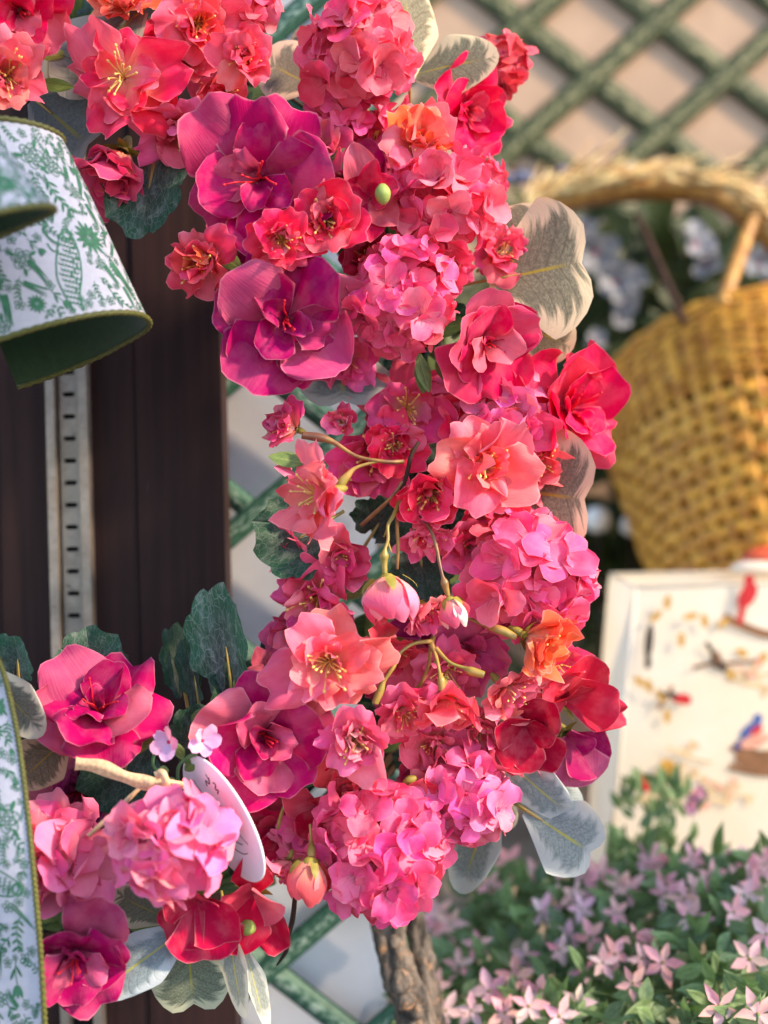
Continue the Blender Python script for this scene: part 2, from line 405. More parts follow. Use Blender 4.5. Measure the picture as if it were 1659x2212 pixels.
def add_leaf(parent, kind, b, t, w, d0, d1, roll=0.0, col=(1, 1, 1), name='leaf'):
    """b, t: base and tip as measured in the photo frame with their distances, w: width in the same units"""
    d = (d0+d1)/2
    Mw = leaf_matrix(P(b[0], b[1], d0), P(t[0], t[1], d1), w*d/F, R(roll))
    o = link(name, rnd.choice(LF[kind]), parent, (parent.matrix_basis.inverted() @ Mw) if parent is not None else Mw)
    o.color = (*col, 1)
    return o

# ------------------------------------------------------------------ stamens, calyx (unit size = flower radius)
def stamen_mesh(name, mat, seed, n, L, spread, r=.014, anther=.028):
    g = random.Random(seed); b = MB()
    for k in range(n):
        a = g.uniform(0, 6.28); s = g.uniform(.15, 1)*spread; l = L*g.uniform(.7, 1.1); c = g.uniform(.0, .35)
        pts = []
        for i in range(6):
            t = i/5
            q = s*t*l + c*t*t*t*l*.8
            pts.append(Vector((math.cos(a)*q+.02*math.sin(k*3+t*5), math.sin(a)*q+.02*math.cos(k*2+t*5), l*t*(1-.25*c*t))))
        b.tube(pts, [r, r, r, r*.9, r*.8, r*.8], 5)
        e = pts[-1]; dv = (pts[-1]-pts[-2]).normalized()
        b.tube([e-dv*anther*.4, e+dv*anther*.2, e+dv*anther*1.1, e+dv*anther*1.8], [anther*.3, anther*.8, anther*.75, anther*.2], 6)
    return b.mesh(name, mat)
ST = {'y': [stamen_mesh('stamens', M['stamen'], 20+i, 13, .50, .80, .015, .032) for i in range(4)],
      'r': [stamen_mesh('stamens', M['stamen_red'], 30+i, 5, .5, .45, .014, .022) for i in range(3)]}
def calyx_mesh():
    b = MB(); pr = [(-.42, .03), (-.40, .05), (-.30, .085), (-.22, .10), (-.14, .085), (-.06, .07), (0, .12), (.04, .17)]
    pts = [Vector((r*math.cos(a*math.pi/5), r*math.sin(a*math.pi/5), z)) for z, r in pr for a in range(10)]
    b.quadgrid(pts, len(pr), 10, None, True)
    for k in range(5):   # sepals hug the petals
        a = k*2*math.pi/5; dx, dy = math.cos(a), math.sin(a); px, py = -dy, dx
        rows = []
        for i in range(5):
            t = i/4; w = .085*(1-t)**.7+.004; rr = .10+.28*t; z = -.02+.05*t+.10*t*t
            for s in (-1, 0, 1): rows.append(Vector((dx*rr+px*w*s, dy*rr+py*w*s, z-.03-.01*abs(s))))
        b.quadgrid(rows, 5, 3)
    return b.mesh('calyx', M['calyx'])
CALYX = calyx_mesh()

def petals(parent, pk, n, L, elev, az0, col, ej=10, aj=10, lj=.12, dv=.12, name='petal', z=0.0, r0=.03, dh=.04):
    for k in range(n):
        a = az0 + 2*math.pi*k/n + R(rnd.uniform(-aj, aj))
        e = R(elev + rnd.uniform(-ej, ej)); l = L*(1+rnd.uniform(-lj, lj))
        Mx = Matrix.Rotation(a, 4, 'Z') @ Matrix.Translation((0, r0, z)) @ Matrix.Rotation(e, 4, 'X') \
            @ Matrix.Rotation(R(rnd.uniform(-20, 20)), 4, 'Y') @ Matrix.Diagonal((l*rnd.uniform(.92, 1.1)*rnd.choice((-1, 1)), l, l, 1))
        o = link(name, rnd.choice(PO[pk]), parent, Mx); o.color = jit(col, dv, dh)

def azalea(x, y, d, r, tx, ty, col, label, opn=0, extra=0, group='azaleas in the wreath'):
    e = empty('azalea_flower', frame(P(x, y, d), face_dir(tx, ty), rnd.uniform(0, 6.28), 1.1*r*d/F), label, 'flower', group)
    a0 = rnd.uniform(0, 6.28); c = lin(col)
    petals(e, 'az_out', 5, 1.0, 2+opn, a0, c, 12, 9)
    petals(e, 'az_out', 4, .86, 16+opn, a0+.6, c, 12, 14, z=.05)
    petals(e, 'az_in', 3, .60, 36+opn*.8, a0+.2, c, 14, 20, z=.07)
    petals(e, 'az_core', 2+extra, .42, 66+opn*.4, a0+.8, tuple(k*.92 for k in c), 8, 25, z=.08, r0=.08)
    link('stamens', rnd.choice(ST['r']), e)
    link('calyx', CALYX, e, Matrix.Translation((0, 0, -.03)))
    return e
def blossom(x, y, d, r, tx, ty, col, label, opn=0, full=1.0, col2=None, group='coral blossoms in the wreath'):
    e = empty('blossom', frame(P(x, y, d), face_dir(tx, ty), rnd.uniform(0, 6.28), 1.14*r*d/F), label, 'flower', group)
    opn += rnd.uniform(-8, 14)
    a0 = rnd.uniform(0, 6.28); c = lin(col); c2 = lin(col2) if col2 else c
    petals(e, 'bl_out', 6, 1.0, 2+opn, a0, c, 18, 14, .18, z=0, dv=.2, dh=.10)
    petals(e, 'bl_out', 6, .80, 20+opn, a0+.6, c, 18, 18, .18, z=.04, dv=.2, dh=.10)
    if full > .5: petals(e, 'bl_in', rnd.choice((3, 4, 5)), .58, 46+opn*.8, a0+.2, c2, 18, 30, .2, z=.06, r0=.10, dv=.16, dh=.10)
    link('stamens', rnd.choice(ST['y']), e, Matrix.Translation((0, 0, .05)) @ Matrix.Scale(rnd.uniform(.9, 1.15), 4))
    link('calyx', CALYX, e, Matrix.Translation((0, 0, -.02)))
    return e
EYE = MB()
EYE.quadgrid([Vector((q*math.cos(a*math.pi/4), q*math.sin(a*math.pi/4), z)) for z, q in ((-.6, .03), (-.25, .05), (0, .10), (.07, .09), (.10, .02)) for a in range(8)], 5, 8, None, True)
EYE = EYE.mesh('floret', M['calyx'])
EYE_S = EYE.copy(); EYE_S.name = 'star_eye'
M['eye'] = plain('rose eye', lin('#d0305c'), .5, .3); EYE.materials[0] = M['eye']
def floret(parent, Mx, col, n=5, elev=18, pk='fl', name='floret'):
    f = link(name, EYE, parent, Mx)
    petals(f, pk, n, 1.0, elev, rnd.uniform(0, 6.28), col, 16, 9, .12, .10, r0=.04, dh=.05)
    return f
def hydrangea(x, y, d, r, tx, ty, col, label, nf=26, fr=.40, cap=.15, squash=1.0, group='pink hydrangea heads in the wreath'):
    e = empty('hydrangea_head', frame(P(x, y, d), face_dir(tx, ty), 0, r*d/F), label, 'flower', group)
    c = lin(col); n = 0
    b = MB(); b.quadgrid([Vector((.42*math.sin(t)*math.cos(a), .42*math.sin(t)*math.sin(a), .42*math.cos(t)-.05)) for t in [math.pi*i/6+1e-3 for i in range(7)] for a in [2*math.pi*j/10 for j in range(10)]], 7, 10, None, True)
    link('core', b.mesh('core', M['calyx']), e)
    ga = math.pi*(3-math.sqrt(5))
    for k in range(nf):
        z = 1-(1-cap)*(k+.5)/nf - .0; q = math.sqrt(max(0, 1-z*z)); a = k*ga + rnd.uniform(-.25, .25)
        dr = Vector((q*math.cos(a), q*math.sin(a), z*squash)).normalized()
        rad = 1-fr*.62 + rnd.uniform(-.22, .09)
        dn = (dr + Vector((rnd.uniform(-.38, .38), rnd.uniform(-.38, .38), rnd.uniform(-.2, .2)))).normalized()
        s = fr*rnd.uniform(.92, 1.28)
        cc = tuple(min(1, k2*f) for k2, f in zip(c, (rnd.uniform(.9, 1.08), rnd.uniform(.7, 1.45), rnd.uniform(.75, 1.12))))
        floret(e, frame(Vector((dr.x*rad, dr.y*rad, dr.z*rad)), dn, rnd.uniform(0, 6.28), s), cc, rnd.choice((4, 5, 5)), rnd.uniform(4, 46))
    return e
def pea(x, y, d, r, tx, ty, col, label, spec, group='red sweet peas in the wreath', cal=True):
    """spec: (azimuth deg in the picture, elevation, length, width factor) for every petal"""
    e = empty('sweet_pea_flower', frame(P(x, y, d), face_dir(tx, ty), 0, r*d/F), label, 'flower', group)
    c = lin(col)
    for az, el, L, wf in spec:
        Mx = Matrix.Rotation(R(az-90), 4, 'Z') @ Matrix.Rotation(R(el), 4, 'X') @ Matrix.Rotation(R(rnd.uniform(-14, 14)), 4, 'Y') @ Matrix.Diagonal((L*wf*1.2, L*1.2, L*1.2, 1))
        o = link('petal', rnd.choice(PO['pea']), e, Mx); o.color = jit(c, .15)
    if cal: link('calyx', CALYX, e, Matrix.Translation((0, 0, -.03)))
    return e

# ================================================================== SETTING
def wood_mat():
    t = NT('brown stained boards'); oc = t.n('TexCoord').outputs['Object']
    sp = t.n('SeparateXYZ', {0: oc}); st = t.comb(t.m('MULTIPLY', sp.outputs[0], 90.0), t.m('MULTIPLY', sp.outputs[1], 30.0), t.m('MULTIPLY', sp.outputs[2], 3.0))
    g1 = t.noise(st, 1.5, 6, .6); oi = t.n('ObjectInfo')
    c = t.mix(t.ss(g1, .3, .75), lin('#231614'), lin('#36231f'))
    c = t.mix(t.m('MULTIPLY', oi.outputs['Random'], .35), c, lin('#3c2826'))
    sc1 = t.noise(t.comb(t.m('MULTIPLY', sp.outputs[0], 60.0), 0.0, t.m('MULTIPLY', sp.outputs[2], 14.0)), 1.0, 5, .7)
    c = t.mix(t.ss(sc1, .69, .78, 0, .4), c, lin('#8b7b78'))
    return t.finish(c, .6, .15, t.bump(g1, .3, .001))
M['wood'] = wood_mat()
def metal_mat():
    t = NT('worn metal standard'); oc = t.n('TexCoord').outputs['Object']
    n1 = t.noise(oc, 30, 6, .7); n2 = t.noise(oc, 140, 4, .7)
    c = t.mix(t.ss(n1, .35, .7), lin('#857a6e'), lin('#a89c8e'))
    c = t.mix(t.ss(n2, .6, .74, 0, .7), c, lin('#4d4138'))
    return t.finish(c, .45, .5, t.bump(n2, .25, .0006), metal=.35)
M['metal'] = metal_mat()
M['dark'] = plain('slot shade', (.012, .01, .01), .8, .1)
def wall_mat(name='white painted wall', c1='#e2e2e6', c2='#f0f0f3'):
    t = NT(name); oc = t.n('TexCoord').outputs['Object']
    n1 = t.noise(oc, 9, 5, .6)
    c = t.mix(t.ss(n1, .35, .7), lin(c1), lin(c2))
    return t.finish(c, .7, .25, t.bump(t.noise(oc, 160, 4), .15, .001))
M['wall'] = wall_mat(); M['tanwall'] = wall_mat('tan painted wall', '#b0937a', '#be9f84')
def lath_mat(nm, c1, c2, c3):
    t = NT(nm); u, v = t.uv(); rn = t.n('ObjectInfo').outputs['Random']
    st = t.noise(t.comb(t.m('MULTIPLY', u, 5.0), t.m('MULTIPLY', v, 7.0), t.m('MULTIPLY', rn, 40.0)), 1.6, 4, .6)
    c = t.mix(t.ss(st, .3, .62), lin(c1), lin(c2))
    ms = t.m('MULTIPLY', t.ss(st, .47, .62), t.ss(t.m('ABSOLUTE', t.m('SUBTRACT', u, .5)), .34, .10))
    c = t.mix(t.m('MULTIPLY', ms, .75), c, lin(c3))
    return t.finish(c, .5, .35, t.bump(st, .3, .001))
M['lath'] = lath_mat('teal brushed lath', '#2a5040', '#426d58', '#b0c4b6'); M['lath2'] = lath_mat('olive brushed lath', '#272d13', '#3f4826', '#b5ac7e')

g = MB(); g.quadgrid([Vector((x, y, 0)) for y in (-60, 60) for x in (-60, 60)], 2, 2)
M['paving'] = plain('grey paving', lin('#6f7074'), .85, .2, .15, 3, .3, 60)
tag(g.build('ground', M['paving']), kind='structure')

def wall_slab(name, x0, x1, ztop, y, th=.02, mat='wall'):
    b = MB(); b.box((x0, y, .0), (x1, y+th, ztop))
    return tag(b.build(name, M[mat], smooth=False), kind='structure')
D1, D2 = 1.02, 2.10
tag(wall_slab('wall_panel', -1.2, -.008, 2.3, D1+.030), 'white painted board wall in cool shade behind the near green lattice', 'wall')
tag(wall_slab('wall_panel', -.3, 3.2, 2.6, D2+.009, .02, 'tanwall'), 'sunlit warm cream board wall behind the far green lattice', 'wall')
for o in list(COL.objects):
    if o.name.startswith('wall_panel') and 'kind' in o: del o['kind']

def lattice(label, C, d, period, width, ang, nr, clip, thick, mat='lath'):
    root = empty('lattice_panel', P(C[0], C[1], d), label, 'lattice')
    ca, sa = math.cos(R(ang)), math.sin(R(ang))
    sp = period/math.sin(R(2*ang)) if False else period
    for fam in (0, 1):
        dx, dy = (ca, -sa) if fam == 0 else (ca, sa)
        nx, ny = (sa, ca) if fam == 0 else (-sa, ca)
        cr_, sr_ = math.cos(ROLL), math.sin(ROLL)
        dx, dy = dx*cr_+dy*sr_, dy*cr_-dx*sr_; nx, ny = nx*cr_+ny*sr_, ny*cr_-nx*sr_
        for k in range(-nr, nr+1):
            ox, oy = C[0]+nx*sp*k, C[1]+ny*sp*k
            ts = []
            for s in range(-300, 301):
                x, y = ox+dx*s*10, oy+dy*s*10
                if clip[0] <= x <= clip[2] and clip[1] <= y <= clip[3]: ts.append(s*10)
            if len(ts) < 4: continue
            t0, t1 = ts[0], ts[-1]; m = max(6, int((t1-t0)/60)); ns = 7; pts = []; uvs = []
            for i in range(m+1):
                t = t0+(t1-t0)*i/m
                for j in range(ns):
                    q = -1+2*j/(ns-1); hgt = thick*(1-abs(q)**3)+.0005
                    cpos = P(ox+dx*t+nx*q*width/2, oy+dy*t+ny*q*width/2, d)
                    pts.append(cpos - CF*(hgt + (thick*.85 if fam == 0 else 0))); uvs.append((j/(ns-1), (t-t0)/200))
            b = MB(); b.quadgrid(pts, m+1, ns, uvs)
            # back of the lath
            bk = []
            for i in range(m+1):
                t = t0+(t1-t0)*i/m
                for q in (-1, 1):
                    bk.append(P(ox+dx*t+nx*q*width/2, oy+dy*t+ny*q*width/2, d) + CF*(.004 - (thick*.85 if fam == 0 else 0)))
            b.quadgrid(bk, m+1, 2)
            b.build('lath', M[mat], root)
    return root
lattice('green painted lattice in cool shade behind the wreath and the gnarled branch', (577, 2090), D1, 254, 50, 39, 14, (440, -300, 890, 2400), .007)
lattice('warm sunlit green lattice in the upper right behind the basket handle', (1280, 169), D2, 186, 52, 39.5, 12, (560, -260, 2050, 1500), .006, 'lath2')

# brown upright made of boards, metal shelf standard on it
root = empty('display_board', P(250, 1106, .95), 'dark brown wooden upright board behind the ribbon bow, white wall beside it', 'board')
xs = [-420, -130, 2, 112, 298, 486]
for i in range(5):
    a = P(xs[i], 1106, .95); c = P(xs[i+1], 1106, .95); b = MB()
    off = (.0, .002, .004, .001, .003)[i]
    b.box((a.x+.0006, .95-off, .3), (c.x-.0006, .985, 2.2))
    b.build('board', M['wood'], root, False)
a = P(488, 1106, .95)
root = empty('shelf_standard', P(155, 1106, .945), 'worn metal shelf standard with slots screwed onto the brown board', 'shelf rail')
yc = .944; sx = .95/F
xc = P(155, 1106, .945).x
for x0, x1, dep in ((-44, -26, .014), (26, 44, .014)):
    b = MB(); b.box((xc+x0*sx, yc-dep*.6, .4), (xc+x1*sx, yc+.006, 2.1)); b.build('side_rail', M['metal'], root, False)
b = MB(); b.box((xc-25*sx, yc+.0042, .4), (xc+25*sx, yc+.0058, 2.1)); b.build('slot_shade_back', M['dark'], root, False)  # near-black backing; the shade inside the slots is put into its colour
pitch = 47.5*sx; hw, sw, sh = 21*sx, 13.5*sx, 5.2*sx
z = P(155, 852, .945).z - pitch*16
b = MB(); NS = 20
for k in range(34):
    zc = z+k*pitch; ring = []; outer = []
    for q in range(NS):
        a = 2*math.pi*(q+.5)/NS; cx, cz = math.cos(a), math.sin(a)
        ring.append(Vector((xc+(sw-sh)*(1 if cx > 0 else -1)+sh*cx, yc, zc+sh*cz)))
        m = max(abs(cx), abs(cz)); outer.append(Vector((xc+hw*cx/m, yc, zc+pitch/2*cz/m)))
    inn = [p+Vector((0, .004, 0)) for p in ring]
    b.quadgrid(outer+ring+inn, 3, NS, None, True)
b.build('slotted_strip', M['metal'], root, False)
# board on which the wall ends: short return hidden behind the wreath
# ================================================================== WREATH BASE
path = [(-60, 60), (200, 60), (480, 170), (720, 360), (880, 600), (930, 850), (940, 1100), (930, 1350), (860, 1580), (690, 1760), (450, 1880), (150, 1950), (-80, 1960)]
root = empty('wreath_base', P(930, 1100, .86), 'dark twig wreath base hidden under the silk flowers', 'wreath')
cl = spline(path, 70)
for k in range(26):
    ph = rnd.uniform(0, 6.28); fr = rnd.uniform(.12, .3); rr = rnd.uniform(15, 70); pts = []
    i0 = rnd.randint(0, 30); i1 = min(69, i0+rnd.randint(26, 50))
    for i in range(i0, i1):
        x, y = cl[i]; x2, y2 = cl[min(69, i+1)]; x1, y1 = cl[max(0, i-1)]
        tx, ty = x2-x1, y2-y1; l = math.hypot(tx, ty); nx, ny = -ty/l, tx/l
        o = rr*math.cos(ph+fr*i); dz = rr*math.sin(ph+fr*i)
        pts.append(P(x+nx*o, y+ny*o, .875+dz*.3/1000))
    b = MB(); b.tube(pts, rnd.uniform(.0012, .0028), 6); b.build('twig', M['vine'], root)
# dark filler leaves between the flowers
fb = []
for k in range(270):
    i = rnd.randint(2, 66); x, y = cl[i]; a = rnd.uniform(0, 6.28); q = rnd.uniform(0, 95)
    x += q*math.cos(a); y += q*math.sin(a); a2 = rnd.uniform(0, 6.28); L = rnd.uniform(60, 110); d = rnd.uniform(.845, .885)
    o = add_leaf(root, rnd.choice(('oval', 'lance', 'ger')), (x, y), (x+L*math.cos(a2), y+L*math.sin(a2)), rnd.uniform(45, 80), d, d+rnd.uniform(-.02, .02), rnd.uniform(-50, 50), (.55, .6, .55), 'filler_leaf')

# ================================================================== FLOWERS
MG, MP, CRM, HOT = '#bc0c62', '#ac0c62', '#d20c54', '#ea0e56'
CO, OC, RC, DP, LC, PC = '#fe5c72', '#ff7248', '#f63060', '#ec5288', '#ff7c86', '#fd7098'
PK, WP, LP, BP = '#fc6098', '#fd5e86', '#f66eac', '#fe7cb2'
AZ = [
 (565, 385, .755, 168, -.10, .20, MG, 'large magenta azalea in the upper wreath, its dark throat showing red stamens', 4),
 (618, 690, .750, 160, .05, .15, MP, 'wide open purple magenta azalea beside the dark board, right of the ribbon loop', 2),
 (1042, 735, .772, 124, .45, .30, CRM, 'crimson azalea turned to the right under the heart shaped cream leaf', 14),
 (1218, 885, .825, 140, .62, -.05, HOT, 'hot pink ruffled azalea at the wreath edge in front of the wicker basket', 8),
 (1000, 240, .835, 98, .55, .25, HOT, 'hot pink azalea seen from the side under the variegated leaf at the top', 18),
 (212, 1545, .745, 138, .10, -.72, MG, 'magenta azalea lying face up on two olive leaves, left of the lilac sprig', 12),
 (572, 1585, .750, 142, .10, .05, MG, 'magenta azalea above the round white tag with a tight swirled heart', 12),
 (165, 2050, .705, 118, .25, .40, MP, 'magenta azalea next to the ribbon tail at the bottom left corner', 18),
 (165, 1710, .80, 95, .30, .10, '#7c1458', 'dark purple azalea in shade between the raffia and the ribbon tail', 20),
 (42, 22, .74, 108, .25, .45, HOT, 'hot crimson azalea cut by the top left corner of the frame', 20),
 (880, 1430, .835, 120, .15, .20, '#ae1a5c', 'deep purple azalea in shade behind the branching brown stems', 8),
 (760, 390, .815, 110, .0, -.1, MP, 'purple magenta azalea mostly hidden behind the orange blossoms of the upper wreath', 5),
 (560, 530, .805, 105, -.3, .3, MP, 'purple azalea half hidden between the two large magenta azaleas', 6),
 (610, 1790, .82, 105, -.1, .3, CRM, 'crimson azalea mostly hidden behind the white tag', 12),
 (1010, 1400, .80, 92, .10, .35, '#dc5090', 'pale orchid azalea with spread petals below the pink and white bud', 0),
]
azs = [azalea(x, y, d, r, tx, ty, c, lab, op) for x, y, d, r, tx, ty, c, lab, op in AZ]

BL = [
 (268, 170, .752, 112, .05, .05, RC, 'red coral double blossom with curled yellow stamens near the top left', 0, CO),
 (275, 15, .775, 82, .05, -.35, OC, 'orange coral blossom cut by the top edge of the frame', 22, OC),
 (425, 50, .765, 88, .20, .35, CO, 'coral blossom with glowing orange throat at the top edge', 22, OC),
 (400, 128, .775, 62, .45, .10, CO, 'small coral blossom in side view squeezed between two open ones near the top', 26, OC),
 (525, 130, .755, 70, .15, .20, CO, 'cup shaped coral blossom with long yellow stamens above the dark variegated leaf', 34, LC),
 (10, 165, .74, 88, .45, .20, LC, 'pale coral blossom at the left edge above the ribbon loop', 20, LC),
 (388, 262, .780, 105, .05, .78, PC, 'pale pink blossom hanging face down over the dark geranium leaf', 42, PC),
 (262, 335, .790, 125, -.15, .80, DP, 'dusty rose blossom hanging beside the ribbon loop', 50, CO),
 (450, 560, .768, 88, -.45, .30, CO, 'orange coral blossom leaning left over the dark board, pale stamens out', 18, OC),
 (610, 520, .735, 74, .05, .15, RC, 'coral blossom with white inner petals and bright yellow heart between the magenta azaleas', 26, '#fbc0b8'),
 (703, 480, .748, 88, .10, .05, RC, 'scarlet coral cup blossom next to the white hearted one', 30, RC),
 (905, 325, .785, 92, .10, -.35, OC, 'orange coral blossom standing above the upper pink hydrangea head', 28, OC),
 (878, 880, .805, 98, .0, .10, DP, 'shaded rose blossom with yellow stamens under the green leaf pair', 10, DP),
 (808, 990, .815, 98, .05, .15, DP, 'dusky rose blossom behind the thin brown stems in the middle of the wreath', 12, DP),
 (705, 1065, .745, 108, -.80, .22, LC, 'pale coral blossom turned left, its waxy green calyx toward the stems', 12, LC),
 (930, 1060, .765, 98, .0, .35, RC, 'crimson coral blossom with drooping yellow stamens in the middle of the wreath', 22, RC),
 (1040, 1005, .765, 112, .20, .10, LC, 'light coral blossom with frilled petals beside the mauve variegated leaf', 18, OC),
 (635, 925, .77, 66, -.72, -.25, DP, 'rose and white half open blossom pointing left over the white wall', 40, '#f6dfe8'),
 (742, 910, .79, 42, -.3, .1, DP, 'small rose and white half open blossom under the hanging grey leaf', 45, '#f6dfe8'),
 (922, 1135, .775, 68, .10, .82, PC, 'pale pink blossom hanging upside down under the crimson coral one', 26, RC),
 (738, 1200, .785, 70, .0, .35, DP, 'deep rose blossom just below the pale coral one turned left', 30, DP),
 (690, 1285, .795, 98, -.15, .30, DP, 'dusty pink blossom beside the white wall above the big light coral one', 14, PC),
 (712, 1425, .738, 122, .0, .12, LC, 'big light coral double blossom with cream stamens in the lower wreath', 14, LC),
 (845, 1390, .80, 85, .10, .50, CO, 'coral blossom in shade behind the hanging pink bud', 24, CO),
 (768, 1590, .742, 88, .10, .15, PC, 'pink coral blossom with whitish petals and straw yellow stamens in the lower wreath', 24, '#f8b9b6'),
 (965, 1500, .748, 84, .05, .85, CO, 'coral blossom hanging from its green calyx above the lower hydrangea heads', 26, OC),
 (870, 1530, .765, 72, .10, .35, PC, 'pink coral blossom with orange stamens left of the hanging coral one', 24, CO),
 (1085, 1480, .762, 80, .55, .55, LC, 'pale coral blossom nodding to the right at the end of a green stem', 30, PC),
 (1140, 1375, .755, 98, .80, .35, OC, 'orange blossom in side view pointing right beside the red sweet peas', 36, OC),
 (940, 1600, .785, 80, .0, .30, PC, 'pink coral blossom tucked below the hanging coral one', 20, PC),
 (770, 1670, .785, 80, .0, .45, CO, 'coral blossom half hidden under the pink coral one with straw yellow stamens', 28, RC),
 (1000, 910, .80, 70, .1, .0, RC, 'crimson coral blossom squeezed under the crimson azalea', 30, RC),
 (810, 310, .82, 70, .0, .2, DP, 'rose blossom in shade under the topmost hydrangea head', 24, DP),

 (690, 330, .80, 72, .0, -.1, DP, 'rose blossom tucked above the right petals of the large magenta azalea', 22, DP),
 (790, 560, .80, 74, .0, .0, CRM, 'crimson blossom between the scarlet cup blossom and the round pink hydrangea head', 26, RC),
 (960, 580, .80, 72, .1, .1, WP, 'pink blossom between the two upper pink hydrangea heads', 24, PC),
 (850, 960, .80, 66, .1, .2, RC, 'crimson blossom behind the junction of the thin brown stems', 26, RC),
 (1010, 1170, .80, 72, .1, .2, PK, 'pink blossom at the upper left of the big pink hydrangea head', 22, PK),
 (1185, 1420, .80, 82, .5, .2, PK, 'pink blossom under the orange one in side view', 26, PK),
 (1030, 1560, .79, 76, .2, .5, PC, 'pink blossom under the nodding pale coral one', 30, PC),
 (905, 1660, .80, 70, .1, .2, DP, 'rose blossom between the two lower hydrangea heads above the small red bud', 24, DP),
 (690, 1600, .79, 66, -.1, .3, CRM, 'crimson blossom between the swirled magenta azalea and the pink coral blossom', 28, CRM),
 (640, 1370, .80, 66, -.3, .1, DP, 'dusty pink blossom left behind the big light coral one', 22, DP),
 (480, 205, .80, 72, .0, .3, CO, 'coral blossom behind the top of the large magenta azalea', 28, CO),
 (340, 110, .80, 72, .1, .1, RC, 'scarlet blossom between the two coral blossoms at the top left', 26, RC),
 (745, 770, .80, 66, -.1, .4, PK, 'pink blossom under the round pink hydrangea head beside the grey hanging leaf', 30, PK),
 (1105, 930, .795, 84, .30, .15, PK, 'pink blossom left of the hot pink azalea by the basket', 16, LP),
 (1150, 1000, .805, 74, .45, .20, LC, 'light coral blossom against the mauve heart shaped leaf', 24, CO),
 (1080, 545, .815, 66, .30, .05, WP, 'warm pink blossom at the stem of the large heart shaped cream leaf', 20, PC),
 (1075, 1120, .80, 72, .20, .30, RC, 'crimson coral blossom above the big pink hydrangea head', 28, CO),
 (630, 1180, .805, 62, -.40, .20, DP, 'rose blossom in front of the dark geranium leaf over the white wall', 28, DP),
 (960, 1440, .785, 66, .10, .30, PC, 'pink blossom under the olive branching stems', 26, PC),
]
bls = [blossom(x, y, d, r, tx, ty, c, lab, op, 1.0, c2) for x, y, d, r, tx, ty, c, lab, op, c2 in BL]

HY = [
 (775, 115, .790, 128, .0, -.05, WP, 'warm pink hydrangea head at the top of the wreath beside the large cream leaf', 24, .44),
 (755, 245, .815, 105, .05, .35, PK, 'dusky pink hydrangea head just under the topmost one', 16, .46),
 (945, 445, .785, 128, .15, -.05, WP, 'coral pink hydrangea head under the orange blossom in the upper wreath', 26, .42),
 (868, 640, .775, 138, -.05, .15, PK, 'round pink hydrangea head between the purple azalea and the crimson one', 30, .40),
 (1130, 1245, .795, 158, .25, -.05, PK, 'big pink hydrangea head bulging at the right side of the wreath', 34, .40),
 (1060, 875, .80, 112, .15, .15, LP, 'orchid pink hydrangea florets below the crimson azalea', 12, .55),
 (825, 1830, .765, 160, .05, .15, PK, 'largest pink hydrangea head at the bottom of the wreath', 36, .38),
 (1000, 1705, .785, 122, .20, .10, LP, 'orchid pink hydrangea head left of the pale heart leaf', 24, .42),
 (372, 1818, .690, 124, .0, -.05, BP, 'bright pink hydrangea head in front of the white tag', 18, .60),
 (105, 1845, .730, 125, .35, .05, BP, 'bright pink hydrangea head beside the ribbon tail', 14, .72),
 (1035, 395, .83, 62, .4, .0, WP, 'small pink hydrangea head behind the coral pink one at the right', 10, .55),
 (1080, 150, .86, 75, .4, .0, '#ee5870', 'coral pink hydrangea spray behind the variegated leaf at the top right', 12, .55),
 (545, 25, .775, 72, .05, .05, WP, 'pink hydrangea florets cut by the top edge between two coral blossoms', 10, .55),
 (665, 1790, .80, 72, -.1, .1, LP, 'small orchid pink hydrangea cluster right of the white tag', 9, .55),
]
hys = [hydrangea(x, y, d, r, tx, ty, c, lab, n, fr) for x, y, d, r, tx, ty, c, lab, n, fr in HY]

